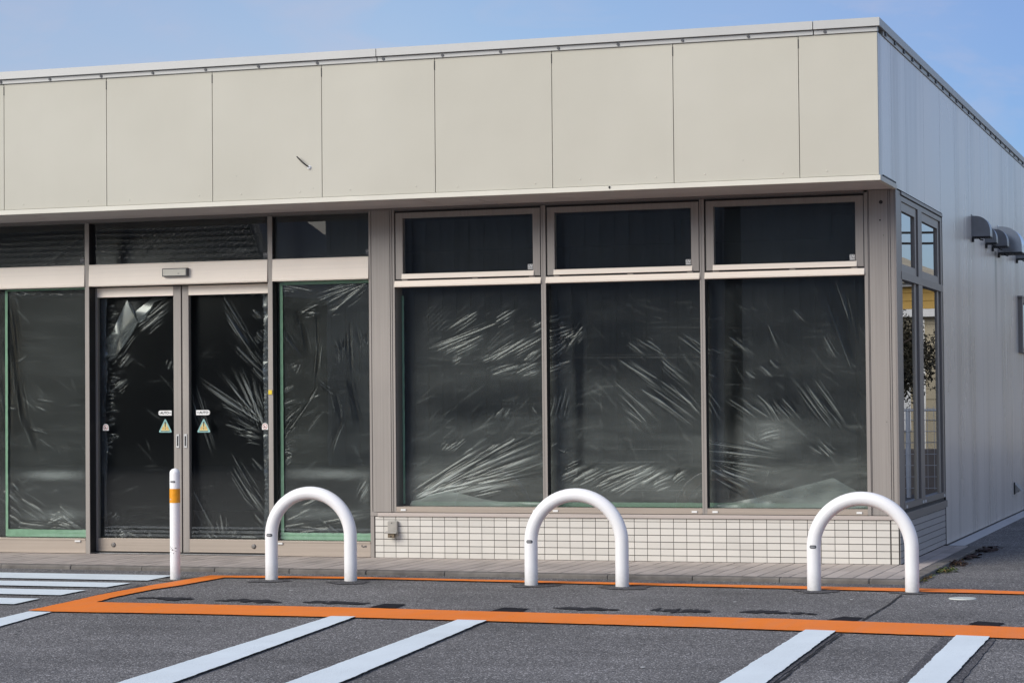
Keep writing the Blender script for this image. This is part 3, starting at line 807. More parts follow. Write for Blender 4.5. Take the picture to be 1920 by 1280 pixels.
mb = MB(); mb.box(-6.5,-4.94, YD-0.03, YD-0.02, 0.0, 0.004); mb.build('threshold', M['silver'], B)
mb = MB(); mb.box(-4.935,-4.905, -0.006, 0.0, 1.266, 1.300); mb.build('yellow_tag', M['yellow'], B)
# motion sensor over the door
mb = MB()
mb.box(-5.838,-5.620, -0.044, -0.004, 2.212, 2.277, 0); mb.box(-5.829,-5.629,-0.0475,-0.044,2.219,2.270,1)
mb.box(-5.70,-5.685,-0.0482,-0.0475,2.232,2.236,0)
mb.build('motion_sensor', [M['label_dark'], M['trim']], B, 0.003)
# outlet box with a rain hood on the tiles
mb = MB()
mb.box(-3.930,-3.852, -0.03, 0.006, 0.175, 0.284, 0)
mb.add([(-3.945,-0.03,0.206),(-3.845,-0.03,0.206),(-3.845,-0.065,0.200),(-3.945,-0.065,0.200),(-3.945,-0.065,0.19),(-3.845,-0.065,0.19),(-3.845,-0.03,0.188),(-3.945,-0.03,0.188)],
       [(0,1,2,3),(3,2,5,4),(4,5,6,7),(0,3,4,7),(1,6,5,2)], 1)
mb.box(-3.92,-3.865,-0.055,-0.03,0.158,0.187, 2)
mb.disc((-3.895,-0.03,0.270),0.004,'y',0.002,8,3); mb.disc((-3.892,-0.055,0.168),0.006,'y',0.002,8,3)
M['box_dirty'] = simple('mud_stained_plastic', (0.16,0.125,0.08), 0.7, 0, 0.3, 25)
mb.build('outlet_box', [M['box'], M['box'], M['box_dirty'], M['gasket_shade']], B, 0.004)
# cut sign cable hanging from the fascia
mb = MB()
mb.tube([(-4.255,YF-0.001,2.955),(-4.262,YF-0.03,2.962),(-4.29,YF-0.035,2.985),(-4.32,YF-0.03,3.012),(-4.343,YF-0.025,3.034)], [0.0045,0.005,0.0055,0.006,0.005], 8)
mb.build('cable_stub', M['cable'], B)
mb = MB(); mb.tube([(-4.253,YF,2.950),(-4.253,YF-0.012,2.950)], [0.018,0.010], 12); mb.build('cable_seal', M['white_sticker'], B)
mb = MB(); mb.box(-1.925,-1.917,YF-0.014,YF-0.012,2.700,2.716); mb.tube([(-1.93,YF-0.014,2.71),(-1.917,YF-0.02,2.717)],0.003,6); mb.build('trim_nick', M['gasket_shade'], B)

# side window: two bays
sd = MB()
def sbar(y0, y1, z0, z1, xo=-0.003, d=0.05, mi=0): sd.box(xo-d, xo, y0, y1, z0, z1, mi)
sbar(0.2155, 2.395, 2.625, 2.66); sbar(0.2155, 2.395, 2.668, 2.69, 0.006); sbar(0.2155,2.395,2.66,2.668,-0.01,0.05,1)
sbar(0.2155, 2.395, 2.055, 2.11, 0.0); sbar(0.2155, 2.40, 0.385, 0.43, -0.001); sbar(0.2155, 2.40, 0.305, 0.36, 0.012); sbar(0.2155,2.40,0.36,0.385,-0.012,0.05,1)
sbar(0.2155, 0.255, 0.43, 2.625); sbar(2.30, 2.395, 0.43, 2.625)
sbar(1.07, 1.27, 0.43, 2.625)
swn = sd.build('side_window', [M['taupe_dark'], M['gasket_shade']], B)
for y0, y1 in ((0.255,1.07),(1.27,2.30)):
    mb = MB(); mb.box(-0.045,-0.014, y0, y0+0.02, 2.11, 2.625); mb.box(-0.045,-0.014,y1-0.10,y1-0.035,2.11,2.625); mb.box(-0.045,-0.014,y0+.02,y1-.1,2.56,2.625); mb.box(-0.045,-0.014,y0+.02,y1-.1,2.11,2.17)
    mb.build('sash', M['taupe'], swn)
    mb = MB(); mb.box(-0.04,-0.02, y1-0.12, y1-0.02, 0.43, 2.055); mb.build('stile', M['taupe'], swn)
    mb = MB(); mb.quad((-0.03,y0,0.43),(-0.03,y1,0.43),(-0.03,y1,2.055),(-0.03,y0,2.055)); mb.build('pane', M['glass_side'], swn)
    mb = MB(); mb.quad((-0.03,y0,2.17),(-0.03,y1,2.17),(-0.03,y1,2.56),(-0.03,y0,2.56)); mb.build('pane', M['glass_side'], swn)
for yy in (0.30, 1.12, 1.24, 2.30):
    mb = MB(); mb.box(0.0, 0.006, yy-0.02, yy+0.02, 0.392, 0.412); mb.build('drain_cap', M['white_sticker'], swn)
# small high window further along the side
mb = MB()
for a, b, c, d in ((8.2,9.6,2.20,2.25),(8.2,9.6,1.67,1.72),(8.2,8.30,1.72,2.20),(9.5,9.6,1.72,2.20)): mb.box(-0.005,0.045,a,b,c,d)
mb.box(-0.005,0.05,8.17,9.63,2.251,2.27)
sm_ = mb.build('small_window', M['taupe_dark'], B)
mb = MB(); mb.quad((0.02,8.30,1.72),(0.02,9.5,1.72),(0.02,9.5,2.20),(0.02,8.30,2.20)); mb.build('pane', M['glass_side'], sm_)
# small weather cowl low on the side wall
mb = MB(); y0, y1, d = 7.55, 7.75, 0.075
mb.add([(0,y0,0.318),(d,y0,0.232),(d*0.5,y0,0.235),(d*0.42,y0,0.215),(0.012,y0,0.215),(0,y0,0.2),(0,y1,0.318),(d,y1,0.232),(d*0.5,y1,0.235),(d*0.42,y1,0.215),(0.012,y1,0.215),(0,y1,0.2)],
       [(0,1,2,3,4,5),(11,10,9,8,7,6),(0,6,7,1),(1,7,8,2),(2,8,9,3),(3,9,10,4),(4,10,11,5)])
mb.build('weather_cowl', M['box'], B)
mb = MB(); mb.box(0.0,0.012,7.525,7.548,0.198,0.322); mb.build('cowl_flange', M['gasket_shade'], B)

# vent hoods: rounded cowls on the side wall
def hood(y, w, h, d, z, mat):
    n = 14
    prof = [(0.0, h)]
    for i in range(n+1):
        t = math.pi/2*i/n
        prof.append((0.02+ (d-0.02)*math.sin(t)**0.9, 0.12*h + 0.88*h*math.cos(t)**0.8 if t < math.pi/2-1e-6 else 0.12*h))
    prof += [(d, 0.0)]
    m2 = MB(); m = len(prof)
    ya, yb = y-w/2, y+w/2
    A = [(px, ya, z+pz) for px, pz in prof]; Bv = [(px, yb, z+pz) for px, pz in prof]
    m2.add(A+Bv, [(i, i+1, m+i+1, m+i) for i in range(m-1)], 0, True)
    m2.add(A+[(0.0,ya,z)], [tuple(range(m, -1, -1))], 0); m2.add(Bv+[(0.0,yb,z)], [tuple(range(m+1))], 0)
    m2.box(-0.004, 0.006, ya-0.012, yb+0.012, z-0.01, z+h+0.012, 0)
    o = m2.build('vent_hood', mat, B)
    gr = MB(); gr.box(0.006, d+0.002, ya-0.001, yb+0.001, z-0.012, z-0.001)
    for i in range(8):
        xx = 0.012 + (d-0.02)*i/7; gr.box(xx-0.003, xx+0.003, ya, ya+0.02, z-0.022, z-0.011)
    gr.box(0.0, 0.02, ya-0.003, ya+0.03, z-0.05, z-0.012); gr.tube([(0.06,ya+0.03,z-0.012),(0.075,ya+0.03,z-0.03),(0.10,ya+0.03,z-0.034)],0.006,6)
    gr.build('grille', M['gasket_shade'], o)
    return o
hood(4.42, 0.17, 0.185, 0.165, 2.64, M['steel'])
hood(5.42, 0.13, 0.145, 0.105, 2.65, M['steel'])
hood(5.95, 0.16, 0.165, 0.15, 2.65, M['steel'])
hood(6.55, 0.34, 0.255, 0.235, 2.62, M['steel_bright'])
hood(8.15, 0.15, 0.125, 0.12, 2.66, M['steel'])

# shell: roof, back and inner walls, floor and a few columns
mb = MB()
mb.box(-9.4,-0.17,YF+0.21,14,3.60,3.70); mb.build('roof', M['roofing'], B)
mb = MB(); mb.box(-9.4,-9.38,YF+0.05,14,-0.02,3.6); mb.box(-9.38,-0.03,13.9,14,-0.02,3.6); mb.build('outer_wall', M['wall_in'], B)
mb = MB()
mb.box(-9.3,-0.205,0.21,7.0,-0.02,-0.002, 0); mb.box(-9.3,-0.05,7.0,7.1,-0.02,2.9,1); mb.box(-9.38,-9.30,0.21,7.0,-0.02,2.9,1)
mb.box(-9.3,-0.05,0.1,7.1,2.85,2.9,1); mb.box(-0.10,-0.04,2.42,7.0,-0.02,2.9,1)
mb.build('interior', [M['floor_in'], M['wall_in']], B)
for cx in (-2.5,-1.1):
    mb = MB(); mb.box(cx-0.1,cx+0.1,4.0,4.2,0,2.85); mb.build('column', M['wall_in'], B)

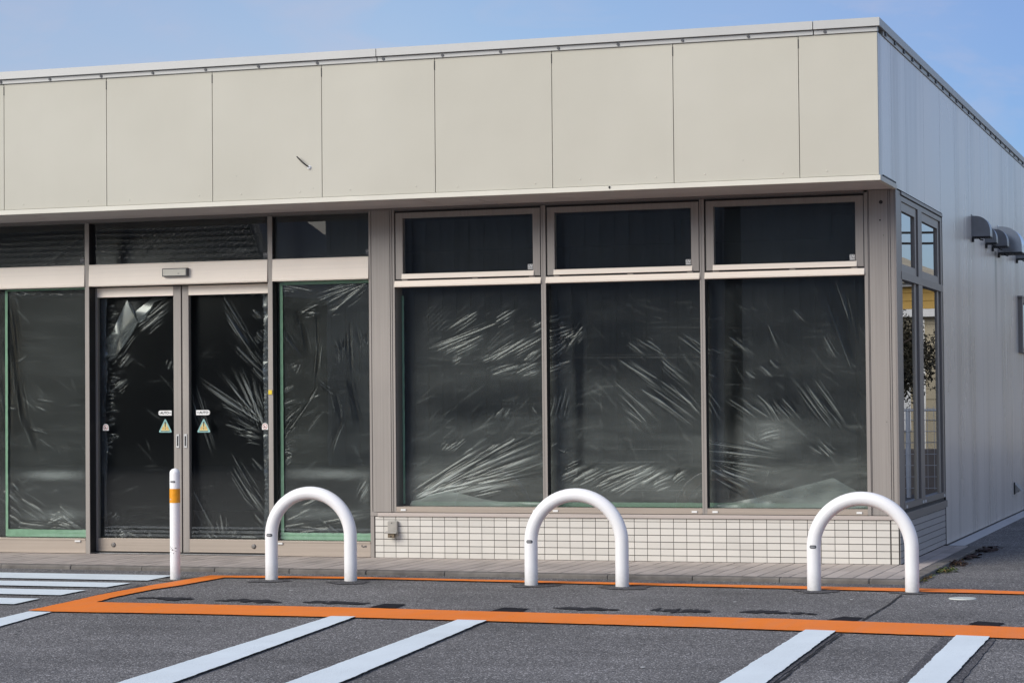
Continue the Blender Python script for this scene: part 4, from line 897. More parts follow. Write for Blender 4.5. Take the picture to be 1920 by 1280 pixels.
# ------------------------------------------------------------------ plastic sheets behind the glass
STROKES = {
'shop': [(-3.728,1.786,-3.575,1.957,0.0055,0.0032),(-3.707,1.779,-3.527,1.956,0.0055,0.0032),(-3.686,1.772,-3.479,1.955,0.0055,0.0032),(-3.714,1.708,-3.444,1.954,0.0055,0.0032),(-3.694,1.695,-3.417,1.934,0.0055,0.0032),(-3.597,1.738,-3.5,1.82,0.0055,0.0032),(-3.556,1.737,-3.425,1.812,0.0055,0.0032),(-3.591,1.667,-3.536,1.698,0.0055,0.0032),(-3.489,1.588,-3.365,1.637,0.0055,0.0032),(-3.339,1.547,-3.23,1.603,0.0055,0.0032),(-3.325,1.611,-3.195,1.705,0.0055,0.0032),(-3.052,1.798,-2.903,1.897,0.0055,0.0032),(-3.203,1.603,-3.039,1.747,0.0055,0.0032),(-3.175,1.596,-3.012,1.74,0.0055,0.0032),(-3.142,1.602,-2.959,1.713,0.0055,0.0032),(-3.176,1.583,-2.885,1.744,0.0055,0.0032),(-3.041,1.568,-2.838,1.692,0.0055,0.0032),(-2.838,1.698,-2.731,1.741,0.0055,0.0032),(-3.218,1.433,-3.109,1.467,0.0055,0.0032),(-3.136,1.435,-3.042,1.466,0.0055,0.0032),(-2.989,1.382,-2.828,1.418,0.0055,0.0032),(-2.907,1.502,-2.773,1.519,0.0055,0.0032),(-3.378,1.734,-3.092,1.824,0.0055,0.0032),(-3.193,1.852,-3.132,1.876,0.0055,0.0032),(-3.545,1.389,-3.524,1.415,0.0055,0.0032),(-3.395,1.4,-3.36,1.426,0.0055,0.0032),(-3.58,2.073,-3.553,2.092,0.0055,0.0032),(-3.484,2.071,-3.457,2.093,0.0055,0.0032),(-3.361,2.068,-3.334,2.089,0.0055,0.0032),(-3.43,2.069,-3.409,2.088,0.0055,0.0032),(-3.311,1.649,-3.14,1.736,0.0055,0.0032),(-3.278,1.508,-3.155,1.589,0.0055,0.0032),(-2.961,1.503,-2.866,1.552,0.0055,0.0032),(-3.082,1.479,-3.028,1.504,0.0055,0.0032),(-3.667,1.604,-3.57,1.641,0.0055,0.0032),(-3.542,1.788,-3.486,1.832,0.0055,0.0032),(-2.81,1.806,-2.77,1.83,0.0055,0.0032),(-2.918,1.789,-2.897,1.814,0.0055,0.0032),(-3.012,1.797,-2.978,1.816,0.0055,0.0032),(-2.864,1.801,-2.81,1.831,0.0055,0.0032),(-3.515,1.73,-3.261,1.882,0.009,0.006),(-3.653,1.597,-3.093,1.792,0.009,0.006),(-3.571,1.596,-3.229,1.712,0.009,0.006),(-3.544,1.544,-3.229,1.693,0.009,0.006),(-3.462,1.498,-3.38,1.535,0.009,0.006),(-3.093,1.796,-2.917,1.904,0.009,0.006),(-3.203,1.507,-2.946,1.611,0.009,0.006),(-3.136,1.506,-2.865,1.661,0.009,0.006),(-3.082,1.511,-2.731,1.703,0.009,0.006),(-3.014,1.529,-2.732,1.665,0.009,0.006),(-2.811,1.761,-2.731,1.785,0.009,0.006),(-3.123,1.397,-2.867,1.47,0.009,0.006),(-2.881,1.381,-2.734,1.436,0.009,0.006),(-2.935,1.407,-2.733,1.493,0.009,0.006),(-2.867,1.502,-2.732,1.601,0.009,0.006),(-2.672,1.79,-2.576,1.828,0.008,0.005),(-2.685,1.711,-2.494,1.764,0.008,0.005),(-2.685,1.665,-2.446,1.752,0.008,0.005),(-2.686,1.625,-2.434,1.74,0.008,0.005),(-2.686,1.574,-2.423,1.706,0.008,0.005),(-2.555,1.56,-2.399,1.751,0.008,0.005),(-2.688,1.426,-2.508,1.497,0.008,0.005),(-2.688,1.403,-2.52,1.48,0.008,0.005),(-2.614,1.607,-2.458,1.718,0.008,0.005),(-2.663,1.517,-2.543,1.617,0.008,0.005),(-2.507,1.605,-2.411,1.717,0.008,0.005),(-3.746,0.472,-3.346,0.732,0.012,0.009),(-3.733,0.473,-3.251,0.745,0.016,0.005),(-3.709,0.47,-3.169,0.796,0.016,0.005),(-3.749,0.476,-3.061,0.866,0.016,0.009),(-3.733,0.475,-2.98,0.885,0.008,0.005),(-3.724,0.48,-2.899,0.922,0.016,0.007),(-3.719,0.475,-2.739,0.96,0.008,0.005),(-3.718,0.473,-2.739,0.903,0.012,0.005),(-3.714,0.465,-2.74,0.846,0.016,0.009),(-3.709,0.468,-2.741,0.782,0.012,0.007),(-3.719,0.473,-2.728,0.719,0.008,0.007),(-3.754,0.462,-2.742,0.656,0.008,0.007),(-3.706,0.469,-2.849,0.58,0.016,0.007),(-3.736,0.48,-2.942,0.643,0.016,0.007),(-3.537,0.822,-3.481,0.886,0.008,0.005),(-3.509,0.822,-3.413,0.899,0.008,0.005),(-3.482,0.822,-3.358,0.911,0.008,0.005),(-3.387,0.783,-3.291,0.834,0.008,0.005),(-3.169,0.809,-3.061,0.872,0.008,0.005),(-3.061,0.847,-2.953,0.91,0.008,0.005),(-3.349,0.464,-2.983,0.567,0.008,0.005),(-3.281,0.464,-3.064,0.516,0.008,0.005),(-3.125,1.168,-3.115,1.185,0.005,0.0028),(-3.106,1.17,-3.099,1.182,0.005,0.0028),(-3.088,1.165,-3.074,1.189,0.005,0.0028),(-3.075,1.17,-3.068,1.183,0.005,0.0028),(-3.053,1.166,-3.041,1.186,0.005,0.0028),(-3.028,1.169,-3.02,1.183,0.005,0.0028),(-3.007,1.167,-2.996,1.185,0.005,0.0028),(-2.993,1.166,-2.982,1.185,0.005,0.0028),(-2.97,1.163,-2.955,1.188,0.005,0.0028),(-2.953,1.17,-2.947,1.18,0.005,0.0028),(-2.933,1.166,-2.921,1.185,0.005,0.0028),(-2.912,1.168,-2.904,1.182,0.005,0.0028),(-2.899,1.163,-2.885,1.187,0.005,0.0028),(-2.886,1.167,-2.877,1.182,0.005,0.0028),(-2.867,1.169,-2.861,1.179,0.005,0.0028),(-2.845,1.164,-2.832,1.185,0.005,0.0028),(-2.826,1.165,-2.815,1.183,0.005,0.0028),(-2.805,1.162,-2.791,1.186,0.005,0.0028),(-2.788,1.167,-2.78,1.18,0.005,0.0028),(-2.775,1.169,-2.77,1.177,0.005,0.0028),(-2.761,1.165,-2.751,1.182,0.005,0.0028),(-2.657,1.161,-2.643,1.185,0.005,0.0028),(-2.64,1.166,-2.633,1.179,0.005,0.0028),(-2.616,1.16,-2.602,1.185,0.005,0.0028),(-2.598,1.165,-2.59,1.179,0.005,0.0028),(-2.584,1.161,-2.571,1.184,0.005,0.0028),(-2.566,1.161,-2.552,1.183,0.005,0.0028),(-2.547,1.161,-2.534,1.183,0.005,0.0028),(-2.524,1.166,-2.518,1.176,0.005,0.0028),(-2.495,1.161,-2.482,1.182,0.005,0.0028),(-2.479,1.162,-2.468,1.181,0.005,0.0028),(-2.454,1.159,-2.441,1.183,0.005,0.0028),(-2.435,1.164,-2.428,1.177,0.005,0.0028),(-2.418,1.163,-2.41,1.177,0.005,0.0028),(-2.393,1.158,-2.378,1.183,0.005,0.0028),(-2.375,1.163,-2.367,1.177,0.005,0.0028),(-2.354,1.164,-2.348,1.175,0.005,0.0028),(-2.331,1.163,-2.323,1.177,0.005,0.0028),(-2.313,1.158,-2.3,1.182,0.005,0.0028),(-2.291,1.163,-2.284,1.176,0.005,0.0028),(-2.271,1.16,-2.261,1.178,0.005,0.0028),(-3.113,1.066,-3.108,1.075,0.005,0.0028),(-3.094,1.061,-3.083,1.08,0.005,0.0028),(-3.077,1.061,-3.066,1.08,0.005,0.0028),(-3.062,1.064,-3.055,1.076,0.005,0.0028),(-3.036,1.059,-3.023,1.082,0.005,0.0028),(-3.02,1.059,-3.007,1.081,0.005,0.0028),(-3.006,1.059,-2.993,1.081,0.005,0.0028),(-2.977,1.06,-2.965,1.08,0.005,0.0028),(-2.962,1.061,-2.952,1.078,0.005,0.0028),(-2.939,1.063,-2.931,1.076,0.005,0.0028),(-2.921,1.06,-2.909,1.079,0.005,0.0028),(-2.898,1.064,-2.892,1.074,0.005,0.0028),(-2.875,1.057,-2.861,1.081,0.005,0.0028),(-2.851,1.063,-2.844,1.075,0.005,0.0028),(-2.825,1.057,-2.811,1.081,0.005,0.0028),(-2.812,1.058,-2.8,1.079,0.005,0.0028),(-2.796,1.06,-2.786,1.077,0.005,0.0028),(-2.779,1.058,-2.767,1.079,0.005,0.0028),(-2.767,1.057,-2.753,1.081,0.005,0.0028),(-2.749,1.057,-2.736,1.08,0.005,0.0028),(-3.437,1.273,-3.423,1.296,0.005,0.0028),(-3.418,1.274,-3.405,1.296,0.005,0.0028),(-3.405,1.275,-3.393,1.294,0.005,0.0028),(-3.382,1.276,-3.373,1.292,0.005,0.0028),(-3.36,1.273,-3.347,1.295,0.005,0.0028),(-3.34,1.274,-3.329,1.293,0.005,0.0028),(-3.323,1.275,-3.312,1.292,0.005,0.0028),(-3.31,1.276,-3.301,1.291,0.005,0.0028),(-3.294,1.275,-3.284,1.291,0.005,0.0028),(-3.62,0.711,-3.609,0.73,0.005,0.0028),(-3.598,0.711,-3.588,0.729,0.005,0.0028),(-3.568,0.71,-3.556,0.731,0.005,0.0028),(-3.555,0.712,-3.546,0.728,0.005,0.0028),(-3.53,0.71,-3.517,0.731,0.005,0.0028),(-3.5,0.711,-3.49,0.729,0.005,0.0028),(-3.472,0.709,-3.459,0.732,0.005,0.0028),(-3.445,0.708,-3.43,0.733,0.005,0.0028),(-3.43,0.714,-3.423,0.726,0.005,0.0028),(-3.417,0.709,-3.404,0.731,0.005,0.0028),(-3.396,0.714,-3.389,0.726,0.005,0.0028),(-3.368,0.712,-3.359,0.728,0.005,0.0028),(-2.979,0.947,-2.97,0.963,0.005,0.0028),(-2.965,0.947,-2.955,0.964,0.005,0.0028),(-2.949,0.95,-2.944,0.959,0.005,0.0028),(-2.928,0.95,-2.922,0.959,0.005,0.0028),(-2.9,0.949,-2.894,0.96,0.005,0.0028),(-2.885,0.943,-2.871,0.967,0.005,0.0028),(-2.864,0.944,-2.851,0.966,0.005,0.0028),(-2.851,0.948,-2.844,0.96,0.005,0.0028),(-2.837,0.943,-2.823,0.966,0.005,0.0028),(-2.823,0.948,-2.815,0.961,0.005,0.0028),(-2.806,0.943,-2.792,0.966,0.005,0.0028),(-2.792,0.943,-2.778,0.967,0.005,0.0028),(-2.771,0.945,-2.761,0.963,0.005,0.0028),(-2.752,0.944,-2.74,0.965,0.005,0.0028),(-2.736,0.945,-2.725,0.964,0.005,0.0028),(-2.317,0.84,-2.312,0.85,0.005,0.0028),(-2.3,0.835,-2.288,0.856,0.005,0.0028),(-2.274,0.835,-2.262,0.856,0.005,0.0028),(-2.261,0.84,-2.256,0.849,0.005,0.0028),(-2.241,0.84,-2.236,0.849,0.005,0.0028),(-2.218,0.837,-2.208,0.854,0.005,0.0028),(-2.197,0.839,-2.191,0.85,0.005,0.0028),(-2.185,0.838,-2.176,0.852,0.005,0.0028),(-2.166,0.838,-2.159,0.851,0.005,0.0028),(-2.15,0.833,-2.136,0.858,0.005,0.0028),(-2.131,0.839,-2.125,0.85,0.005,0.0028),(-2.119,0.835,-2.108,0.855,0.005,0.0028),(-2.094,0.836,-2.084,0.854,0.005,0.0028),(-2.082,0.837,-2.073,0.853,0.005,0.0028),(-2.059,0.836,-2.049,0.853,0.005,0.0028),(-2.037,0.84,-2.031,0.849,0.005,0.0028),(-2.01,0.84,-2.005,0.849,0.005,0.0028),(-1.988,0.834,-1.976,0.855,0.005,0.0028),(-1.971,0.833,-1.957,0.857,0.005,0.0028),(-1.952,0.84,-1.947,0.848,0.005,0.0028),(-1.937,0.838,-1.93,0.85,0.005,0.0028),(-1.915,0.834,-1.903,0.855,0.005,0.0028),(-1.9,0.839,-1.894,0.849,0.005,0.0028),(-1.888,0.837,-1.88,0.851,0.005,0.0028),(-1.86,0.835,-1.85,0.853,0.005,0.0028),(-1.834,0.839,-1.828,0.849,0.005,0.0028),(-1.811,0.833,-1.797,0.856,0.005,0.0028),(-1.787,0.833,-1.774,0.855,0.005,0.0028),(-1.767,0.837,-1.758,0.851,0.005,0.0028),(-1.753,0.837,-1.746,0.85,0.005,0.0028),(-2.635,0.722,-2.622,0.744,0.005,0.0028),(-2.611,0.724,-2.601,0.741,0.005,0.0028),(-2.595,0.725,-2.586,0.74,0.005,0.0028),(-2.574,0.724,-2.563,0.741,0.005,0.0028),(-2.55,0.725,-2.542,0.74,0.005,0.0028),(-2.525,0.725,-2.516,0.739,0.005,0.0028),(-2.498,0.728,-2.493,0.736,0.005,0.0028),(-2.484,0.724,-2.475,0.741,0.005,0.0028),(-2.46,0.726,-2.453,0.739,0.005,0.0028),(-2.443,0.727,-2.438,0.737,0.005,0.0028),(-2.415,0.724,-2.404,0.741,0.005,0.0028),(-2.394,0.726,-2.387,0.738,0.005,0.0028),(-2.372,0.727,-2.367,0.737,0.005,0.0028),(-2.351,0.724,-2.341,0.741,0.005,0.0028),(-2.325,0.726,-2.318,0.738,0.005,0.0028),(-2.312,0.72,-2.297,0.745,0.005,0.0028),(-2.289,0.724,-2.28,0.74,0.005,0.0028),(-2.265,0.721,-2.251,0.745,0.005,0.0028),(-2.249,0.723,-2.238,0.741,0.005,0.0028),(-2.221,0.724,-2.211,0.741,0.005,0.0028),(-2.193,0.725,-2.185,0.739,0.005,0.0028),(-2.178,0.721,-2.164,0.744,0.005,0.0028),(-2.152,0.72,-2.138,0.745,0.005,0.0028),(-2.133,0.723,-2.123,0.741,0.005,0.0028),(-2.111,0.721,-2.098,0.744,0.005,0.0028),(-2.088,0.727,-2.082,0.737,0.005,0.0028),(-2.07,0.721,-2.056,0.744,0.005,0.0028),(-2.055,0.724,-2.046,0.74,0.005,0.0028),(-2.035,0.722,-2.024,0.742,0.005,0.0028),(-2.008,0.723,-1.997,0.741,0.005,0.0028),(-1.982,0.727,-1.975,0.737,0.005,0.0028),(-1.957,0.727,-1.951,0.737,0.005,0.0028),(-1.937,0.721,-1.923,0.744,0.005,0.0028),(-1.911,0.724,-1.901,0.741,0.005,0.0028),(-1.886,0.723,-1.875,0.742,0.005,0.0028),(-1.861,0.723,-1.85,0.741,0.005,0.0028),(-1.839,0.72,-1.825,0.745,0.005,0.0028),(-1.813,0.725,-1.805,0.739,0.005,0.0028),(-1.797,0.722,-1.784,0.743,0.005,0.0028),(-1.782,0.723,-1.772,0.741,0.005,0.0028),(-1.766,0.724,-1.757,0.74,0.005,0.0028),(-2.671,1.06,-2.662,1.075,0.005,0.0028),(-2.647,1.058,-2.636,1.078,0.005,0.0028),(-2.632,1.058,-2.621,1.076,0.005,0.0028),(-2.604,1.058,-2.593,1.077,0.005,0.0028),(-2.592,1.055,-2.578,1.08,0.005,0.0028),(-2.579,1.055,-2.565,1.079,0.005,0.0028),(-2.553,1.056,-2.54,1.079,0.005,0.0028),(-2.541,1.055,-2.527,1.079,0.005,0.0028),(-3.634,0.634,-3.623,0.653,0.005,0.0028),(-3.608,0.638,-3.602,0.648,0.005,0.0028),(-3.592,0.637,-3.584,0.649,0.005,0.0028),(-3.564,0.633,-3.551,0.654,0.005,0.0028),(-3.549,0.634,-3.538,0.653,0.005,0.0028),(-3.563,0.921,-3.558,0.93,0.005,0.0028),(-3.534,0.92,-3.527,0.931,0.005,0.0028),(-3.521,0.92,-3.514,0.931,0.005,0.0028),(-3.507,0.915,-3.494,0.937,0.005,0.0028),(-3.493,0.919,-3.485,0.932,0.005,0.0028),(-3.113,1.064,-3.045,1.146,0.007,0.004),(-3.045,1.069,-2.991,1.139,0.007,0.004),(-2.665,1.073,-2.616,1.25,0.007,0.004),(-2.631,1.073,-2.576,1.275,0.007,0.004),(-2.605,1.073,-2.537,1.287,0.007,0.004),(-2.565,1.073,-2.511,1.236,0.007,0.004),(-2.65,1.149,-2.63,1.25,0.007,0.004),(-2.66,0.846,-2.607,0.89,0.007,0.004),(-2.607,0.833,-2.528,0.795,0.007,0.004),(-2.803,1.15,-2.777,1.099,0.007,0.004),(-2.581,0.795,-2.528,0.833,0.007,0.004),(-2.15,1.333,-1.797,1.028,0.008,0.0045),(-2.121,1.246,-1.915,1.029,0.008,0.0045),(-1.912,1.273,-1.576,1.013,0.008,0.0045),(-1.853,1.272,-1.517,1.041,0.008,0.0045),(-1.705,1.299,-1.473,1.055,0.008,0.0045),(-1.793,1.329,-1.487,1.126,0.008,0.0045),(-2.104,1.491,-1.794,1.272,0.008,0.0045),(-1.791,1.487,-1.587,1.341,0.008,0.0045),(-1.997,1.662,-1.761,1.529,0.008,0.0045),(-1.612,1.67,-1.365,1.537,0.008,0.0045),(-1.671,1.671,-1.468,1.524,0.008,0.0045),(-2.043,1.62,-1.909,1.531,0.008,0.0045),(-1.908,1.646,-1.791,1.558,0.008,0.0045),(-2.093,1.131,-1.945,1.029,0.008,0.0045),(-1.442,1.254,-1.327,1.11,0.008,0.0045),(-1.428,1.182,-1.342,1.04,0.008,0.0045),(-1.268,1.195,-1.053,1.038,0.008,0.0045),(-1.181,1.194,-0.981,1.065,0.008,0.0045),(-1.262,1.649,-1.076,1.518,0.008,0.0045),(-1.234,1.62,-1.119,1.533,0.008,0.0045),(-1.034,1.433,-0.935,1.347,0.008,0.0045),(-0.962,1.474,-0.891,1.417,0.008,0.0045),(-1.15,1.406,-1.078,1.349,0.008,0.0045),(-1.008,1.207,-0.896,1.037,0.008,0.0045),(-0.937,1.192,-0.824,1.05,0.008,0.0045),(-0.865,1.191,-0.739,1.036,0.008,0.0045),(-1.051,1.221,-0.924,1.079,0.008,0.0045),(-0.778,1.317,-0.527,0.992,0.008,0.0045),(-0.707,1.316,-0.443,0.992,0.008,0.0045),(-0.622,1.315,-0.401,0.992,0.008,0.0045),(-0.665,1.26,-0.499,1.006,0.008,0.0045),(-0.685,0.853,-0.587,0.783,0.008,0.0045),(-0.628,0.853,-0.53,0.769,0.008,0.0045),(-0.572,0.853,-0.488,0.783,0.008,0.0045),(-1.432,0.87,-0.899,0.783,0.008,0.0045),(-1.432,0.813,-0.885,0.755,0.008,0.0045),(-1.156,0.883,-0.913,0.812,0.008,0.0045),(-1.418,0.742,-0.929,0.685,0.008,0.0045),(-1.055,0.925,-0.897,0.966,0.008,0.0045),(-1.041,0.897,-0.897,0.938,0.008,0.0045),(-1.777,1.472,-1.558,1.298,0.008,0.0045),(-2.044,1.476,-1.822,1.358,0.008,0.0045),(-1.942,1.273,-1.707,1.128,0.008,0.0045),(-0.973,1.729,-0.889,1.558,0.008,0.0045),(-0.786,1.838,-0.687,1.751,0.008,0.0045),(-0.561,1.637,-0.465,1.481,0.008,0.0045),(-1.44,1.382,-1.353,1.352,0.008,0.0045),(-1.409,1.566,-1.322,1.536,0.008,0.0045),(-0.571,1.987,-0.353,1.423,0.01,-0.006),(-0.528,2,-0.339,1.465,0.01,-0.006),(-0.486,2.013,-0.324,1.493,0.01,-0.006),(-0.416,1.983,-0.317,1.534,0.01,-0.006),(-2.339,0.511,-2.038,0.642,0.01,-0.006),(-2.384,0.526,-2.158,0.642,0.01,-0.006),(-2.084,0.584,-1.8,0.699,0.014,0.008),(-1.95,0.57,-1.741,0.685,0.014,0.008),(-1.861,0.556,-1.683,0.642,0.014,0.008),(-2.279,0.569,-1.919,0.699,0.014,0.008),(-2.49,0.583,-2.262,0.699,0.014,0.008),(-2.58,0.627,-2.383,0.699,0.014,0.008),(-1.713,0.599,-1.595,0.671,0.014,0.008),(-2.189,0.512,-1.949,0.627,0.014,0.008),(-1.419,0.671,-1.131,0.53,0.014,0.008),(-1.332,0.671,-1.045,0.572,0.014,0.008),(-2.611,0.605,-0.987,0.601,0.005,0.0025),(-2.627,0.518,-0.988,0.519,0.005,0.0025),(-2.336,0.836,-1.49,0.827,0.005,0.0025),(-2.662,1.55,-1.119,1.516,0.005,0.0025),(-2.663,1.528,-1.264,1.5,0.005,0.0025),(-2.026,1.738,-1.074,1.716,0.005,0.0025),(-1.202,1.882,-1.101,1.847,0.005,0.0025),(-1.996,1.813,-1.907,1.776,0.005,0.0025),(-1.907,1.773,-1.714,1.772,0.005,0.0025),(-1.847,1.815,-1.758,1.794,0.005,0.0025),(-2.025,1.85,-1.965,1.87,0.005,0.0025),(-1.424,1.495,-1.134,1.47,0.005,0.0025),(-1.18,1.279,-1.093,1.275,0.005,0.0025),(-1.552,1.797,-1.261,1.794,0.005,0.0025),(-1.268,1.153,-0.98,1.157,0.005,0.0025),(-2.307,0.728,-1.711,0.731,0.005,0.0025),(-2.603,0.67,-2.602,0.612,0.006,0.003),(-2.658,0.67,-2.663,0.624,0.006,0.003),(-2.526,0.511,-2.524,0.44,0.006,0.003),(-1.943,0.513,-1.948,0.446,0.006,0.003),(-2.527,0.67,-2.537,0.603,0.006,0.003),(-1.006,0.601,-1.006,0.543,0.006,0.003),(-1.418,0.671,-1.412,0.63,0.006,0.003),(-1.424,0.515,-1.414,0.451,0.006,0.003),(-2.469,0.67,-2.466,0.618,0.006,0.003),(-2.458,0.67,-2.458,0.639,0.006,0.003),(-2.122,0.512,-2.12,0.476,0.006,0.003),(-1.479,0.514,-1.487,0.47,0.006,0.003),(-0.985,0.671,-0.994,0.603,0.006,0.003),(-2.405,0.67,-2.402,0.613,0.006,0.003),(-1.888,0.67,-1.885,0.622,0.006,0.003),(-2.087,0.599,-2.083,0.565,0.006,0.003),(-2.332,0.511,-2.332,0.451,0.006,0.003),(-2,0.67,-2.006,0.639,0.006,0.003),(-2.414,0.67,-2.415,0.631,0.006,0.003),(-1.255,0.671,-1.247,0.602,0.006,0.003),(-1.837,0.599,-1.841,0.534,0.006,0.003),(-2.46,0.67,-2.458,0.612,0.006,0.003),(-1.626,0.514,-1.636,0.456,0.006,0.003),(-1.621,0.514,-1.616,0.451,0.006,0.003),(-1.293,0.515,-1.291,0.45,0.006,0.003),(-1.204,0.515,-1.204,0.463,0.006,0.003)],
'right': [(-4.564,1.965,-4.546,1.667,0.009,-0.007),(-4.546,1.667,-4.569,1.322,0.009,-0.007),(-4.569,1.322,-4.638,1.197,0.009,-0.007),(-4.638,1.197,-4.88,0.9,0.009,-0.007),(-4.535,1.353,-4.4,1.258,0.009,-0.007),(-4.4,1.258,-4.351,1.023,0.009,-0.007),(-4.277,1.818,-4.264,1.35,0.009,-0.007),(-4.264,1.35,-4.2,0.96,0.009,-0.007),(-4.379,1.695,-4.33,1.569,0.009,-0.007),(-4.303,1.74,-4.304,1.569,0.009,-0.007),(-4.314,1.444,-4.199,1.038,0.009,-0.007),(-4.873,1.83,-4.686,1.559,0.009,-0.007),(-4.685,1.826,-4.635,1.527,0.009,-0.007),(-4.735,1.922,-4.685,1.795,0.009,-0.007),(-4.471,0.805,-4.333,1.101,0.009,-0.007),(-4.143,1.753,-4.127,1.659,0.009,-0.007),(-4.227,1.786,-4.194,1.629,0.009,-0.007),(-4.132,2.135,-4.53,1.996,0.007,0.005),(-4.132,2.127,-4.513,1.948,0.007,0.005),(-4.14,2.135,-4.563,2.044,0.007,0.005),(-4.127,2.127,-4.463,1.869,0.007,0.005),(-4.124,2.111,-4.361,1.945,0.007,0.005),(-4.871,2.13,-4.597,2.068,0.007,0.005),(-4.871,2.106,-4.7,2.078,0.007,0.005),(-4.684,1.913,-4.531,1.886,0.007,0.005),(-4.547,1.965,-4.701,1.889,0.007,0.005),(-4.773,1.466,-4.721,1.497,0.007,0.005),(-4.739,1.418,-4.704,1.496,0.007,0.005),(-4.878,1.184,-4.723,1.222,0.007,0.005),(-4.868,1.278,-4.757,1.324,0.007,0.005),(-4.879,0.948,-4.707,1.049,0.007,0.005),(-4.888,0.916,-4.758,1.104,0.007,0.005),(-4.844,1.042,-4.706,1.151,0.007,0.005),(-4.639,0.978,-4.502,1.126,0.007,0.005),(-4.88,0.822,-4.743,0.845,0.007,0.005),(-4.462,1.916,-4.361,1.929,0.007,0.005),(-4.535,1.259,-4.586,1.228,0.007,0.005),(-4.38,1.601,-4.364,1.507,0.007,0.005),(-4.88,0.9,-4.793,0.947,0.01,0.007),(-4.863,0.821,-4.777,0.79,0.01,0.007),(-4.846,0.727,-4.778,0.774,0.01,0.007),(-4.712,0.382,-4.558,0.446,0.01,0.007),(-4.832,0.272,-4.559,0.383,0.01,0.007),(-4.884,0.224,-4.611,0.258,0.01,0.007),(-4.576,0.305,-4.374,0.182,0.01,0.007),(-4.747,0.225,-4.475,0.212,0.01,0.007),(-4.509,0.259,-4.138,0.339,0.01,0.007),(-4.713,0.179,-4.407,0.228,0.01,0.007),(-4.152,0.587,-4.237,0.447,0.01,0.007),(-4.136,0.525,-4.204,0.416,0.01,0.007),(-4.883,0.381,-4.762,0.507,0.01,0.007),(-4.291,1.986,-4.124,1.98,0.004,0.0016),(-4.781,2.002,-4.453,1.988,0.004,0.0016),(-4.86,1.994,-4.47,1.985,0.004,0.0016),(-4.303,1.83,-4.125,1.823,0.004,0.0016),(-4.828,1.7,-4.349,1.699,0.004,0.0016),(-4.421,1.55,-4.148,1.539,0.004,0.0016),(-4.609,1.419,-4.166,1.42,0.004,0.0016),(-4.628,1.271,-4.149,1.268,0.004,0.0016),(-4.449,1.135,-4.131,1.13,0.004,0.0016),(-4.693,1.128,-4.368,1.128,0.004,0.0016),(-4.601,0.998,-4.45,0.992,0.004,0.0016),(-4.556,0.857,-4.179,0.864,0.004,0.0016),(-4.754,0.859,-4.299,0.859,0.004,0.0016),(-4.786,0.706,-4.64,0.706,0.004,0.0016),(-4.869,0.574,-4.687,0.575,0.004,0.0016),(-4.849,0.567,-4.703,0.569,0.004,0.0016),(-4.451,0.569,-4.295,0.571,0.004,0.0016),(-4.326,0.432,-4.136,0.435,0.004,0.0016),(-4.786,0.285,-4.396,0.294,0.004,0.0016)],
